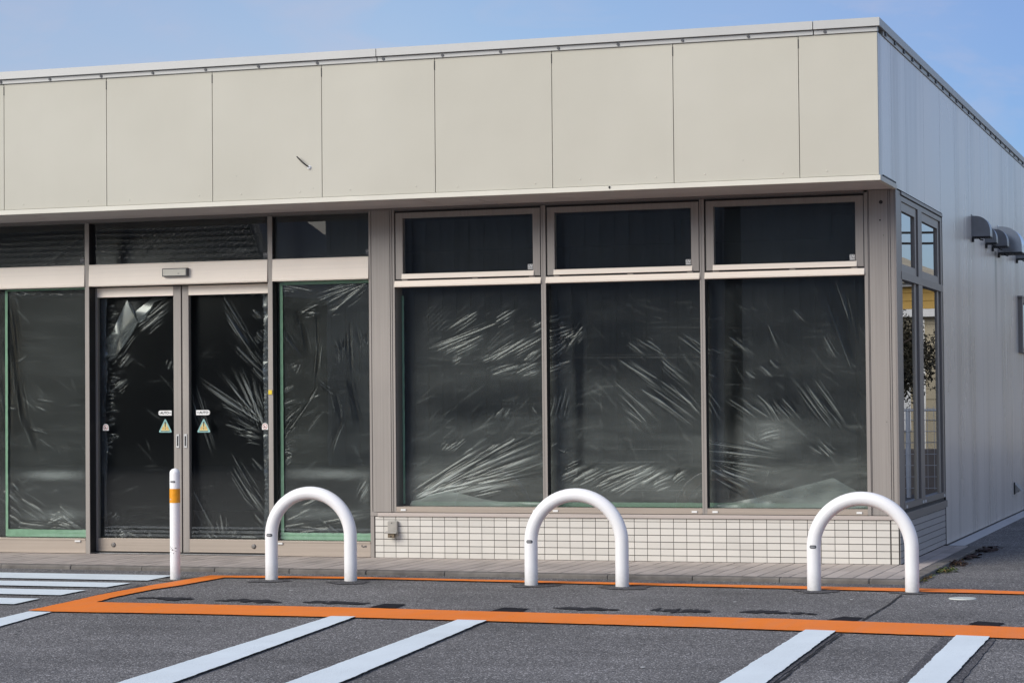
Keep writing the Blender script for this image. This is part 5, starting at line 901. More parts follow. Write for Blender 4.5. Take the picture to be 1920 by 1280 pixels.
'left': [(-6.815,2.051,-6.619,2.05,0.004,0.0016),(-7.002,2.054,-6.619,2.048,0.004,0.0016),(-7.301,1.905,-6.977,1.895,0.004,0.0016),(-6.809,1.884,-6.619,1.876,0.004,0.0016),(-7.153,1.741,-6.922,1.738,0.004,0.0016),(-7.101,1.752,-6.642,1.738,0.004,0.0016),(-7.063,1.736,-6.62,1.725,0.004,0.0016),(-7.346,1.596,-7.119,1.587,0.004,0.0016),(-7.316,1.598,-6.858,1.594,0.004,0.0016),(-6.862,1.438,-6.621,1.428,0.004,0.0016),(-7.099,1.444,-6.621,1.441,0.004,0.0016),(-7.147,1.454,-6.967,1.443,0.004,0.0016),(-7.167,1.304,-6.88,1.295,0.004,0.0016),(-7.227,1.164,-7.056,1.16,0.004,0.0016),(-6.779,1.009,-6.623,1.013,0.004,0.0016),(-6.859,1.004,-6.623,0.995,0.004,0.0016),(-7.18,0.998,-6.641,0.996,0.004,0.0016),(-7.326,0.868,-6.81,0.874,0.004,0.0016),(-6.791,0.846,-6.624,0.852,0.004,0.0016),(-7.092,0.848,-6.845,0.845,0.004,0.0016),(-7.08,0.703,-6.637,0.705,0.004,0.0016),(-6.974,0.714,-6.625,0.706,0.004,0.0016),(-7.105,0.719,-6.789,0.727,0.004,0.0016),(-6.935,0.565,-6.753,0.565,0.004,0.0016),(-7.332,0.554,-6.936,0.556,0.004,0.0016),(-7.335,0.418,-6.955,0.414,0.004,0.0016),(-7.338,0.413,-7.083,0.418,0.004,0.0016),(-7.179,0.419,-6.699,0.427,0.004,0.0016),(-7.005,0.264,-6.627,0.268,0.004,0.0016),(-6.804,0.255,-6.627,0.256,0.004,0.0016),(-6.909,0.253,-6.627,0.248,0.004,0.0016),(-7.315,1.978,-7.224,1.384,0.012,-0.007),(-7.224,1.384,-7.151,1.023,0.012,-0.007),(-7.354,1.715,-7.281,1.057,0.012,-0.007),(-7.278,2.01,-7.205,1.548,0.012,-0.007),(-7.15,1.089,-7.022,0.761,0.012,-0.007),(-7.374,1.386,-7.301,0.811,0.012,-0.007),(-7.334,2.143,-7.166,2.073,0.007,0.004),(-7.277,2.15,-7.11,2.105,0.007,0.004),(-7.109,2.137,-6.998,2.11,0.007,0.004),(-7.277,2.125,-7.203,2.008,0.007,0.004),(-7.222,1.976,-7.092,1.858,0.007,0.004),(-7.038,1.243,-6.854,1.225,0.007,0.004),(-7.057,1.186,-6.946,1.152,0.007,0.004),(-7.114,1.006,-6.91,0.956,0.007,0.004),(-7.242,1.549,-7.149,1.597,0.007,0.004),(-7.021,0.924,-6.883,0.842,0.007,0.004),(-6.905,2.132,-6.795,2.122,0.007,0.004),(-7.356,1.156,-7.243,1.171,0.007,0.004),(-7.358,0.499,-7.19,0.368,0.013,0.009),(-7.19,0.434,-6.968,0.304,0.013,0.009),(-7.116,0.352,-6.931,0.239,0.013,0.009),(-6.95,0.239,-6.784,0.289,0.013,0.009),(-6.931,0.272,-6.62,0.177,0.013,0.009),(-6.839,0.37,-6.619,0.226,0.013,0.009),(-6.802,0.289,-6.656,0.193,0.013,0.009),(-7.227,0.499,-7.283,0.564,0.013,0.009),(-7.209,0.237,-6.913,0.207,0.013,0.009),(-7.321,0.302,-7.172,0.221,0.013,0.009),(-6.895,0.224,-6.693,0.209,0.013,0.009)],
'doorleft': [(-6.291,2.025,-6.183,1.86,0.013,0.009),(-6.273,2.024,-6.192,1.876,0.013,0.009),(-6.129,1.891,-6.02,2.019,0.013,0.009),(-6.165,1.859,-5.876,2.031,0.013,0.009),(-6.147,1.794,-5.894,1.983,0.013,0.009),(-6.183,1.86,-6.366,1.619,0.013,0.009),(-6.42,1.702,-6.347,1.798,0.013,0.009),(-6.457,1.767,-6.365,1.782,0.013,0.009),(-6.475,1.719,-6.366,1.668,0.013,0.009),(-6.458,1.555,-6.384,1.603,0.013,0.009),(-6.347,1.798,-6.256,1.861,0.013,0.009),(-5.915,1.483,-5.87,1.547,0.013,0.009),(-6.348,1.505,-6.239,1.601,0.013,0.009),(-6.422,1.311,-6.276,1.406,0.013,0.009),(-6.355,0.141,-6.282,0.158,0.013,0.009),(-6.282,0.158,-6.174,0.118,0.013,0.009),(-6.427,0.27,-6.372,0.335,0.013,0.009),(-6.102,0.117,-6.066,0.16,0.013,0.009),(-6.373,0.116,-6.264,0.142,0.013,0.009),(-6.532,2.047,-6.474,2.025,0.007,0.005),(-6.465,2.032,-6.418,2.056,0.007,0.005),(-6.525,2.01,-6.474,2.019,0.007,0.005),(-6.465,1.996,-6.385,1.994,0.007,0.005),(-6.537,1.975,-6.474,1.962,0.007,0.005),(-6.465,1.96,-6.41,1.969,0.007,0.005),(-6.532,1.939,-6.474,1.926,0.007,0.005),(-6.465,1.924,-6.363,1.938,0.007,0.005),(-6.537,1.903,-6.474,1.911,0.007,0.005),(-6.465,1.888,-6.396,1.913,0.007,0.005),(-6.536,1.867,-6.475,1.854,0.007,0.005),(-6.465,1.852,-6.368,1.835,0.007,0.005),(-6.521,1.831,-6.475,1.813,0.007,0.005),(-6.466,1.817,-6.401,1.837,0.007,0.005),(-6.533,1.795,-6.475,1.796,0.007,0.005),(-6.466,1.781,-6.386,1.784,0.007,0.005),(-6.532,1.759,-6.475,1.742,0.007,0.005),(-6.466,1.745,-6.41,1.752,0.007,0.005),(-6.523,1.723,-6.475,1.708,0.007,0.005),(-6.466,1.709,-6.409,1.726,0.007,0.005),(-6.525,1.687,-6.475,1.709,0.007,0.005),(-6.466,1.673,-6.426,1.677,0.007,0.005),(-6.53,1.651,-6.475,1.666,0.007,0.005),(-6.466,1.637,-6.434,1.657,0.007,0.005),(-6.526,1.615,-6.476,1.616,0.007,0.005),(-6.467,1.601,-6.341,1.593,0.007,0.005),(-6.522,1.579,-6.476,1.6,0.007,0.005),(-6.467,1.565,-6.421,1.593,0.007,0.005),(-6.532,1.543,-6.476,1.55,0.007,0.005),(-6.467,1.529,-6.434,1.533,0.007,0.005),(-6.539,1.508,-6.476,1.515,0.007,0.005),(-6.467,1.494,-6.415,1.486,0.007,0.005),(-6.533,1.472,-6.476,1.482,0.007,0.005),(-6.467,1.458,-6.435,1.467,0.007,0.005),(-6.529,1.436,-6.477,1.427,0.007,0.005),(-6.467,1.422,-6.349,1.413,0.007,0.005),(-6.536,1.4,-6.477,1.416,0.007,0.005),(-6.468,1.386,-6.364,1.378,0.007,0.005),(-6.532,1.364,-6.477,1.348,0.007,0.005),(-6.468,1.35,-6.385,1.366,0.007,0.005),(-6.538,1.328,-6.477,1.349,0.007,0.005),(-6.468,1.314,-6.376,1.302,0.007,0.005),(-6.525,1.292,-6.477,1.293,0.007,0.005),(-6.468,1.278,-6.374,1.265,0.007,0.005),(-6.526,1.256,-6.477,1.251,0.007,0.005),(-6.468,1.243,-6.399,1.248,0.007,0.005),(-6.538,1.22,-6.477,1.234,0.007,0.005),(-6.468,1.207,-6.373,1.19,0.007,0.005),(-6.532,1.185,-6.478,1.188,0.007,0.005),(-6.469,1.171,-6.406,1.179,0.007,0.005),(-6.527,1.149,-6.478,1.15,0.007,0.005),(-6.469,1.135,-6.345,1.156,0.007,0.005),(-6.536,1.113,-6.478,1.111,0.007,0.005),(-6.469,1.099,-6.4,1.089,0.007,0.005),(-6.527,1.077,-6.478,1.057,0.007,0.005),(-6.469,1.063,-6.38,1.091,0.007,0.005),(-6.532,1.041,-6.478,1.038,0.007,0.005),(-6.469,1.028,-6.393,1.044,0.007,0.005),(-6.53,1.005,-6.479,0.986,0.007,0.005),(-6.469,0.992,-6.432,0.99,0.007,0.005),(-6.536,0.969,-6.479,0.968,0.007,0.005),(-6.47,0.956,-6.353,0.941,0.007,0.005),(-6.531,0.933,-6.479,0.947,0.007,0.005),(-6.47,0.92,-6.35,0.941,0.007,0.005),(-6.536,0.898,-6.479,0.882,0.007,0.005),(-6.47,0.884,-6.411,0.901,0.007,0.005),(-6.526,0.862,-6.479,0.841,0.007,0.005),(-6.47,0.849,-6.411,0.86,0.007,0.005),(-6.538,0.826,-6.479,0.843,0.007,0.005),(-6.47,0.813,-6.418,0.797,0.007,0.005)],
'doorright': [(-5.084,1.034,-5.63,1.383,0.01,0.011),(-5.084,1.034,-5.612,1.358,0.01,0.008),(-5.084,1.034,-5.435,1.444,0.01,0.008),(-5.084,1.034,-5.4,1.396,0.01,0.008),(-5.084,1.034,-5.338,1.483,0.014,0.008),(-5.084,1.034,-5.259,1.466,0.014,0.011),(-5.084,1.034,-5.224,1.378,0.014,0.011),(-5.084,1.034,-5.163,1.425,0.014,0.011),(-5.405,2.037,-5.075,1.535,0.011,0.008),(-5.388,1.908,-5.081,1.471,0.011,0.008),(-5.362,1.843,-5.188,1.616,0.011,0.008),(-5.344,1.859,-5.075,1.519,0.011,0.008),(-5.293,1.65,-5.084,1.44,0.011,0.008),(-5.151,1.935,-5.064,1.869,0.011,0.008),(-5.117,1.759,-5.065,1.694,0.011,0.008),(-5.154,1.472,-5.05,1.376,0.011,0.008),(-5.419,1.172,-5.191,1.075,0.011,0.008),(-5.367,1.108,-5.087,0.963,0.011,0.008),(-5.402,1.028,-5.105,0.931,0.011,0.008),(-5.28,0.948,-5.088,0.923,0.011,0.008),(-5.702,1.271,-5.527,0.789,0.011,0.008),(-5.648,1.318,-5.492,0.82,0.011,0.008),(-5.701,1.335,-5.632,0.965,0.011,0.008),(-5.351,0.788,-5.057,0.327,0.012,0.008),(-5.334,0.676,-5.075,0.296,0.012,0.008),(-5.23,0.517,-5.074,0.343,0.012,0.008),(-5.176,0.756,-5.072,0.661,0.012,0.008),(-5.706,0.532,-5.513,0.165,0.012,0.008),(-5.46,0.309,-5.443,0.149,0.012,0.008),(-5.584,0.164,-5.531,0.117,0.012,0.008),(-5.32,0.182,-5.373,0.118,0.012,0.008),(-5.285,0.135,-5.093,0.121,0.012,0.008),(-5.531,0.165,-5.478,0.117,0.012,0.008),(-5.161,0.311,-5.075,0.232,0.012,0.008),(-5.066,2.045,-5.027,2.067,0.007,0.006),(-5.067,2.006,-5.033,1.982,0.007,0.006),(-5.067,1.968,-5.035,1.947,0.007,0.006),(-5.067,1.93,-5.035,1.904,0.007,0.006),(-5.067,1.892,-5.026,1.883,0.007,0.006),(-5.068,1.853,-5.035,1.875,0.007,0.006),(-5.068,1.815,-5.025,1.831,0.007,0.006),(-5.068,1.777,-5.035,1.76,0.007,0.006),(-5.068,1.739,-5.023,1.761,0.007,0.006),(-5.069,1.701,-5.022,1.698,0.007,0.006),(-5.069,1.662,-5.032,1.682,0.007,0.006),(-5.069,1.624,-5.033,1.599,0.007,0.006),(-5.069,1.586,-5.035,1.604,0.007,0.006),(-5.07,1.548,-5.037,1.566,0.007,0.006),(-5.07,1.51,-5.034,1.488,0.007,0.006),(-5.07,1.471,-5.039,1.487,0.007,0.006),(-5.07,1.433,-5.025,1.407,0.007,0.006),(-5.071,1.395,-5.024,1.407,0.007,0.006),(-5.071,1.357,-5.035,1.333,0.007,0.006),(-5.071,1.319,-5.033,1.308,0.007,0.006),(-5.071,1.28,-5.036,1.304,0.007,0.006),(-5.072,1.242,-5.036,1.229,0.007,0.006),(-5.072,1.204,-5.029,1.2,0.007,0.006),(-5.072,1.166,-5.035,1.164,0.007,0.006),(-5.072,1.128,-5.035,1.126,0.007,0.006),(-5.073,1.09,-5.029,1.105,0.007,0.006),(-5.073,1.052,-5.033,1.029,0.007,0.006),(-5.073,1.013,-5.029,1.029,0.007,0.006),(-5.073,0.975,-5.027,0.958,0.007,0.006),(-5.074,0.937,-5.041,0.949,0.007,0.006),(-5.074,0.899,-5.041,0.922,0.007,0.006),(-5.074,0.861,-5.028,0.865,0.007,0.006),(-5.074,0.823,-5.03,0.842,0.007,0.006),(-5.075,0.785,-5.045,0.766,0.007,0.006),(-5.075,0.746,-5.032,0.722,0.007,0.006),(-5.075,0.708,-5.034,0.707,0.007,0.006),(-5.076,0.67,-5.033,0.691,0.007,0.006),(-5.076,0.632,-5.037,0.635,0.007,0.006),(-5.076,0.594,-5.044,0.589,0.007,0.006),(-5.076,0.556,-5.041,0.556,0.007,0.006),(-5.077,0.518,-5.04,0.527,0.007,0.006),(-5.077,0.48,-5.041,0.475,0.007,0.006),(-5.077,0.442,-5.031,0.42,0.007,0.006),(-5.077,0.404,-5.033,0.387,0.007,0.006),(-5.078,0.366,-5.043,0.342,0.007,0.006),(-5.078,0.328,-5.043,0.347,0.007,0.006),(-5.078,0.289,-5.04,0.278,0.007,0.006),(-5.078,0.251,-5.043,0.244,0.007,0.006),(-5.079,0.213,-5.044,0.19,0.007,0.006),(-5.079,0.175,-5.041,0.177,0.007,0.006),(-5.079,0.137,-5.04,0.119,0.007,0.006),(-5.079,0.099,-5.033,0.098,0.007,0.006),(-5.08,0.061,-5.042,0.056,0.007,0.006),(-5.08,0.023,-5.049,0.027,0.007,0.006),(-5.08,-0.015,-5.036,-0.028,0.007,0.006),(-5.08,-0.053,-5.05,-0.07,0.007,0.006)],
'transom': [(-6.033,2.447,-5.815,2.657,0.02,0.006),(-6.227,2.409,-5.887,2.724,0.02,0.006),(-6.373,2.457,-6.032,2.699,0.02,0.006),(-7.016,2.388,-6.766,2.645,0.02,0.006),(-7.216,2.438,-6.965,2.607,0.02,0.006),(-5.459,2.386,-5.083,2.418,0.02,0.006)]}

def film(name, label, x0, x1, z0, z1, y, key, res, mat, wave=0.006, micro=0.0006, seed=1, group=None, tapes=(), gain=1.0, foldk=1.0, soft=(), creases=0):
    rng = np.random.default_rng(seed)
    nx = int((x1-x0)/res)+1; nz = int((z1-z0)/res)+1
    X, Z = np.meshgrid(np.linspace(x0, x1, nx), np.linspace(z0, z1, nz))
    H = np.zeros_like(X); FD = np.zeros_like(X); SG = np.zeros_like(X)
    for k in range(7):      # slow billows
        fx, fz = rng.uniform(-3.2, 3.2), rng.uniform(-2.4, 2.4); H += wave*rng.uniform(.3, 1)*np.sin(fx*X+fz*Z+rng.uniform(0, 6.28))
    for k in range(22):     # fine crinkle in soft-edged areas
        a = rng.uniform(-0.9, 0.9); f = rng.uniform(60, 150)
        cx, cz = rng.uniform(x0, x1), rng.uniform(z0, z1)
        env = np.exp(-(((X-cx)/rng.uniform(.15,.5))**2+((Z-cz)/rng.uniform(.06,.25))**2))
        H += micro*env*(Z < 1.95)*np.sin(f*(X*np.sin(a)+Z*np.cos(a)) + 2*np.sin(9*X+k))
    pleats = []
    for (xa, za, xb, zb, w, amp) in STROKES.get(key, []):
        w *= 0.80; amp = amp*0.42
        ex, ez = (xb-xa)*.08, (zb-za)*.08; xa -= ex; za -= ez; xb += ex; zb += ez
        fl = bool(rng.random() < .35) if w < .0085 else False
        if w <= .0052: amp *= .4
        pleats.append((xa, za, xb, zb, w, amp, fl))
        L = math.hypot(xb-xa, zb-za)
        if L > 0.06 and w > 0.0045:
            ux, uz = (xb-xa)/L, (zb-za)/L
            for sgn in (-1, 1):
                for q in range(rng.integers(2, 4)):
                    off = sgn*w*(1.9+2.0*q)*rng.uniform(.8, 1.2); t0, t1 = rng.uniform(-.05, .35), rng.uniform(.6, 1.05)
                    pleats.append((xa+ux*L*t0-uz*off, za+uz*L*t0+ux*off, xa+ux*L*t1-uz*off*rng.uniform(.6,1.1), za+uz*L*t1+ux*off, w*rng.uniform(.35, .6), amp*rng.uniform(.25, .8)*rng.choice([1, 1, -1]), fl))
    for (xa, za, xb, zb, w, amp, fl) in pleats:
        L = math.hypot(xb-xa, zb-za)
        if L < 1e-4: continue
        w = w*rng.uniform(.75, 1.25)
        m = 3.2*w
        i0 = max(0, int((min(xa,xb)-m-x0)/(x1-x0)*(nx-1))); i1 = min(nx, int((max(xa,xb)+m-x0)/(x1-x0)*(nx-1))+2)
        j0 = max(0, int((min(za,zb)-m-z0)/(z1-z0)*(nz-1))); j1 = min(nz, int((max(za,zb)+m-z0)/(z1-z0)*(nz-1))+2)
        if i0 >= i1 or j0 >= j1: continue
        xs = X[j0:j1, i0:i1]; zs = Z[j0:j1, i0:i1]
        ux, uz = (xb-xa)/L, (zb-za)/L
        t = ((xs-xa)*ux+(zs-za)*uz)/L; d = -(xs-xa)*uz+(zs-za)*ux
        d = d - 0.004*np.sin(t*4+xa*30)
        if fl: t = 1-t
        tp = np.clip(np.minimum(t/.14, (1-t)/.5), 0, 1); tp = tp*tp*(3-2*tp)
        ww = w*(0.50+0.85*np.clip(t, 0, 1))
        rg = np.exp(-(d/ww)**2)
        H[j0:j1, i0:i1] += gain*amp*tp*rg
        sg = 1.0 if amp > 0 else -1.0
        FD[j0:j1, i0:i1] += foldk*min(1.0, abs(amp)/0.0015)*tp*(sg*rg*0.9 - 0.55*np.exp(-((d-sg*1.7*ww)/(1.1*ww))**2))  # pleat highlight and its dark side also put into film density
    for q in range(creases):              # faint creases everywhere, following the pull of the tape
        cx, cz = rng.uniform(x0, x1), rng.uniform(z0, min(z1, 2.05))
        if cz < 0.75: th = rng.normal(.32, .25)
        elif cx < x0+0.42*(x1-x0): th = rng.normal(.56, .2)
        else: th = rng.normal(-.80, .22)
        if rng.random() < .22: th = rng.normal(0, .05)
        L = rng.uniform(.08, .38); w = rng.uniform(.004, .012); a = rng.choice([1, 1, -1.2])*rng.uniform(.05, .24)*(0.6 if cz > 1.5 else 1.0)
        ux, uz = math.cos(th), math.sin(th); m = L/2+3*w
        i0 = max(0, int((cx-m-x0)/res)); i1 = min(nx, int((cx+m-x0)/res)+2); j0 = max(0, int((cz-m-z0)/res)); j1 = min(nz, int((cz+m-z0)/res)+2)
        if i0 >= i1 or j0 >= j1: continue
        xs = X[j0:j1, i0:i1]-cx; zs = Z[j0:j1, i0:i1]-cz
        t = np.clip(1-np.abs((xs*ux+zs*uz)/(L/2)), 0, 1); t = t*t*(3-2*t); d = -xs*uz+zs*ux+0.15*L*((xs*ux+zs*uz)/L)**2*rng.uniform(-1, 1)
        FD[j0:j1, i0:i1] += a*t*np.exp(-(d/w)**2); H[j0:j1, i0:i1] += 0.0009*a*t*np.exp(-(d/w)**2)
    for (cx, cz, rx, rz, a) in soft:      # soft milky patches; reflected bars and dark columns put into the density
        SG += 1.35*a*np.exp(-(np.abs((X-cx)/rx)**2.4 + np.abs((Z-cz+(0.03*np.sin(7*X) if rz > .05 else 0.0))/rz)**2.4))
    FD = np.clip(FD, -1.0, 2.2)
    V = np.stack([X, y-H, Z], -1).reshape(-1, 3)
    idx = np.arange(nx*nz).reshape(nz, nx)
    F = np.stack([idx[:-1,:-1], idx[:-1,1:], idx[1:,1:], idx[1:,:-1]], -1).reshape(-1, 4)
    me = bpy.data.meshes.new(name)
    me.vertices.add(len(V)); me.vertices.foreach_set('co', V.ravel().astype(np.float32))
    me.loops.add(F.size); me.loops.foreach_set('vertex_index', F.ravel().astype(np.int32))
    me.polygons.add(len(F)); me.polygons.foreach_set('loop_start', np.arange(0, F.size, 4, dtype=np.int32))
    me.update(calc_edges=True); me.validate()
    me.polygons.foreach_set('use_smooth', [True]*len(F))
    at = me.attributes.new('fold', 'FLOAT', 'POINT'); at.data.foreach_set('value', FD.ravel().astype(np.float32))
    at = me.attributes.new('haze_reflection', 'FLOAT', 'POINT'); at.data.foreach_set('value', SG.ravel().astype(np.float32))
    me.materials.append(mat)
    o = bpy.data.objects.new(name, me); link(o)
    tag(o, label, 'plastic sheet', group)
    for (a, b, c, d, yy) in tapes:
        mb = MB(); n = max(2, int(max(b-a, d-c)/0.03))
        if b-a > d-c:
            top = [(a+(b-a)*k/n, yy+random.uniform(-.001,.001), d+random.uniform(-.002,.002)) for k in range(n+1)]
            bot = [(p[0], yy, c) for p in top]
        else:
            top = [(b+random.uniform(-.001,.001), yy+random.uniform(-.0015,.0015), c+(d-c)*k/n) for k in range(n+1)]
            bot = [(a, yy, p[2]) for p in top]
        mb.add(bot+top, [(k, k+1, n+2+k, n+1+k) for k in range(n)], 0)
        mb.build('masking_tape', M['green_tape'], o)
    return o
GP = 'plastic sheets taped inside the glass'
SOFT_SHOP = [(-0.947,0.968,0.179,0.137,0.9),(-1.309,0.871,0.241,0.118,0.4),(-1.966,0.574,0.532,0.112,0.7),(-0.754,0.597,0.431,0.156,0.55),(-3.454,0.591,0.476,0.185,0.5),(-2.969,1.488,0.384,0.204,0.5),(-3.401,1.617,0.390,0.164,0.3),(-3.574,1.909,0.175,0.124,0.3),(-2.170,0.995,0.496,0.100,0.45),(-1.137,1.816,0.478,0.118,0.25),(-0.502,1.764,0.195,0.234,0.3),(-2.438,1.399,0.038,0.687,-0.75),(-1.208,1.581,0.052,0.513,-0.8),(-1.262,0.793,0.052,0.434,-0.7),(-2.163,1.597,0.249,0.181,-0.5),(-1.752,1.331,0.205,0.159,-0.45),(-0.825,1.222,0.276,0.176,-0.4),(-3.318,1.165,0.432,0.102,-0.5),(-3.843,1.418,0.062,0.912,-0.5),(-2.582,1.766,0.169,0.243,-0.35),(-0.393,1.140,0.156,0.233,-0.35)]  # tall narrow dips: dark column reflections and jamb shade put into density
SOFT_RIGHT = [(-4.494,0.641,0.324,0.036,3.0),(-4.487,0.333,0.337,0.042,1.5),(-4.158,0.530,0.03,0.091,1.6),(-4.355,1.174,0.135,0.583,-0.3),(-4.714,1.638,0.114,0.420,-0.25),(-4.723,0.340,0.182,0.084,0.4)]  # narrow bars: pale barrier reflections put into the film density
SOFT_LEFT = [(-6.899,0.630,0.255,0.036,3.0),(-6.876,0.305,0.254,0.039,1.5),(-7.242,1.461,0.075,0.658,-0.4),(-6.851,0.327,0.244,0.108,0.4),(-6.993,1.807,0.295,0.218,0.25)]  # pale reflected bars put into the density here too
film('plastic_sheet', 'wide wrinkled clear plastic sheet behind the three shop windows', -3.853, -0.245, 0.40, 2.60, YFILM, 'shop', 0.0048, M['film'], 0.006, 0.0, 5, GP, soft=SOFT_SHOP, creases=520,
     tapes=[(-3.860,-3.842,0.41,2.02,0.128), (-3.80,-0.25,0.395,0.428,0.165)])
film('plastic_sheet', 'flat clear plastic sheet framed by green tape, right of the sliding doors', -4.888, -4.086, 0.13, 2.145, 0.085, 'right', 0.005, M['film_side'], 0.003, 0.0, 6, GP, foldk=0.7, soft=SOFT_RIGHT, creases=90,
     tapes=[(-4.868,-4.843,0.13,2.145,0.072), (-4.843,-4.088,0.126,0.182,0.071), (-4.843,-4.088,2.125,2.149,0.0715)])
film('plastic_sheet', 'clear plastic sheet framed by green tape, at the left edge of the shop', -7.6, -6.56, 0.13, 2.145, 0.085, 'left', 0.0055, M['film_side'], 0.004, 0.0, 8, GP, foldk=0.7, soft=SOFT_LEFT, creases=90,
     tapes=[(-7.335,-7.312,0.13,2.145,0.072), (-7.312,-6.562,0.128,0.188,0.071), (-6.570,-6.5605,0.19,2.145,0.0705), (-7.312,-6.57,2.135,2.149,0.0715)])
film('plastic_sheet', 'torn clear plastic sheet with a bright triangular fold behind the left sliding door', -6.52, -5.80, 0.125, 2.08, 0.2, 'doorleft', 0.005, M['film_door'], 0.006, 0.0, 9, GP, gain=0.7, creases=35)
film('plastic_sheet', 'clear plastic sheet with fanned pleats behind the right sliding door', -5.69, -4.93, 0.125, 2.08, 0.2, 'doorright', 0.005, M['film_door'], 0.006, 0.0, 10, GP, gain=0.7, creases=35)
film('plastic_sheet', 'thin clear plastic sheet hanging behind the fanlights over the entrance', -7.6, -4.10, 2.18, 2.70, 0.30, 'transom', 0.02, M['film_up'], 0.01, 0.0, 12, GP)
sheets = [o for o in bpy.data.objects if o.name.startswith('plastic_sheet')]
def strip(parent, x0, x1, z0, z1, y, seed):
    r = random.Random(seed); mb = MB(); n = 90; m = 5; vs = []
    for k in range(n+1):
        z = z0+(z1-z0)*k/n
        sft = 0.006*math.sin(k*0.21+seed)+r.uniform(-.003,.003)
        for i in range(m+1):
            vs.append((x0+(x1-x0)*i/m+(sft if i in (0, m) else 0), y+r.gauss(0,.0035), z+r.uniform(-.004,.004)))
    mb.add(vs, [(k*(m+1)+i, k*(m+1)+i+1, (k+1)*(m+1)+i+1, (k+1)*(m+1)+i) for k in range(n) for i in range(m)], 0, True)
    mb.build('edge_strip', M['film_strip'], parent)
M['film_strip'] = mk_film('plastic_edge_strip', (0.55,0.60,0.68), 0.11, 2.2, 0.2, (0.1, 2.0, 0.5, 1.0))
M['film_fold'] = mk_film('folded_plastic', (0.60,0.65,0.64), 0.16, 3.0, 0.2, (1.5, 2.0, 0.8, 1.0))
strip(sheets[3], -6.542, -6.456, 0.13, 2.06, 0.175, 1)
strip(sheets[4], -5.058, -4.96, 0.13, 2.06, 0.175, 4)
mb = MB()
ol = [(-6.275,2.045,0.19),(-6.225,1.95,0.165),(-6.167,1.862,0.17),(-6.231,1.771,0.185),(-6.29,1.69,0.18),(-6.352,1.612,0.17),(-6.40,1.60,0.185),(-6.445,1.585,0.17),(-6.462,1.66,0.19),(-6.455,1.74,0.17),(-6.404,1.798,0.19),(-6.33,1.93,0.17)]
cz = (-6.33,0.172,1.765)
mb.add([cz]+[(a,c,b) for a, b, c in ol], [(0,i+1,(i+1)%12+1) for i in range(12)], 0, True)
mb.add([(-6.165,0.17,1.86),(-6.13,0.185,1.87),(-6.02,0.165,2.02),(-5.86,0.19,2.07),(-6.05,0.19,2.06),(-6.19,0.17,1.95)], [(0,1,2),(0,2,5),(2,3,4),(2,4,5)], 0, True)
mb.build('fold', M['film_fold'], sheets[3])
# loose gathered sheets lying on the sill
def loose(label, outline, y, n=46, m=14, seed=2):
    """outline: (x, ztop) along the sill; hangs in folds down to the sill"""
    rng = np.random.default_rng(seed); mb = MB(); vs = []
    FO = [(rng.uniform(.001,.004), rng.uniform(4,30), rng.uniform(-3,3), rng.uniform(0,6)) for _ in range(6)]
    xs = np.linspace(outline[0][0], outline[-1][0], n)
    top = np.interp(xs, [p[0] for p in outline], [p[1] for p in outline])
    for j in range(m):
        t = j/(m-1)
        for i in range(n):
            z = 0.396 + (top[i]-0.396)*t
            f = sum(am*math.sin(fx*xs[i]+ft*t+ph) for am, fx, ft, ph in FO)
            vs.append((xs[i], y - f*(0.3+0.7*(1-abs(2*t-1))), z))
    mb.add(vs, [(j*n+i, j*n+i+1, (j+1)*n+i+1, (j+1)*n+i) for j in range(m-1) for i in range(n-1)], 0, True)
    return tag(mb.build('loose_plastic_sheet', M['film_loose']), label, 'plastic sheet', 'slumped plastic sheets on the window sill')
loose('slumped milky plastic sheet on the sill of the leftmost shop window', [(-3.80,0.40),(-3.78,0.435),(-3.70,0.452),(-3.60,0.49),(-3.45,0.505),(-3.36,0.487),(-3.2,0.45),(-3.05,0.43),(-2.75,0.425),(-2.685,0.42)], 0.112, 60, 12, 3)
loose('triangular flap of folded plastic sheet on the sill of the rightmost shop window', [(-1.42,0.40),(-1.38,0.412),(-1.1,0.465),(-0.8,0.54),(-0.50,0.617),(-0.42,0.57),(-0.31,0.51),(-0.255,0.49)], 0.112, 60, 14, 4)

# ------------------------------------------------------------------ bollards
def hoop(name, x0, x1, y, h, label):
    R_ = 0.0445; w = (x1-x0)/2; zc = h-R_-w
    o = empty(name, ((x0+x1)/2, y, GZ), label, 'bollard', 'white hoop bollards in front of the shop')
    pts = [(-w,0,-0.06)] + [(-w,0,(zc)*k/6) for k in range(0, 6)]
    for k in range(0, 33):
        a = math.pi - math.pi*k/32; pts.append((w*math.cos(a), 0, zc+w*math.sin(a)))
    pts += [(w,0,(zc)*k/6) for k in range(5, -1, -1)] + [(w,0,-0.06)]
    mb = MB(); mb.tube(pts, R_, 28); mb.build('hoop', M['pipe'], o)
    # small oval maker label on the left leg, wrapped on the pipe
    mb = MB(); zl = zc+0.005; cs = []
    for k in range(-8, 9):
        a = -math.pi/2 + 0.07 + 0.075*k*0.8
        cs.append((-w+(R_+0.0012)*math.cos(a), (R_+0.0012)*math.sin(a)))
    for i in range(len(cs)-1):
        k = abs(i-7.5)/8; hh = 0.0105*math.sqrt(max(0.0, 1-max(0, (k-0.6)/0.4)**2))
        mb.quad((*cs[i],zl-hh),(*cs[i+1],zl-hh),(*cs[i+1],zl+hh),(*cs[i],zl+hh),0)
    for i in (3,5,7,9,11):
        p, q = [(-w+(R_+0.0018)*math.cos(-math.pi/2+0.07+0.06*(i+e-8)), (R_+0.0018)*math.sin(-math.pi/2+0.07+0.06*(i+e-8))) for e in (0, 0.9)]
        mb.quad((*p,zl-0.004),(*q,zl-0.004),(*q,zl+0.004),(*p,zl+0.004),1)
    mb.build('maker_label', [M['label_dark'], M['label_light']], o)
    return o
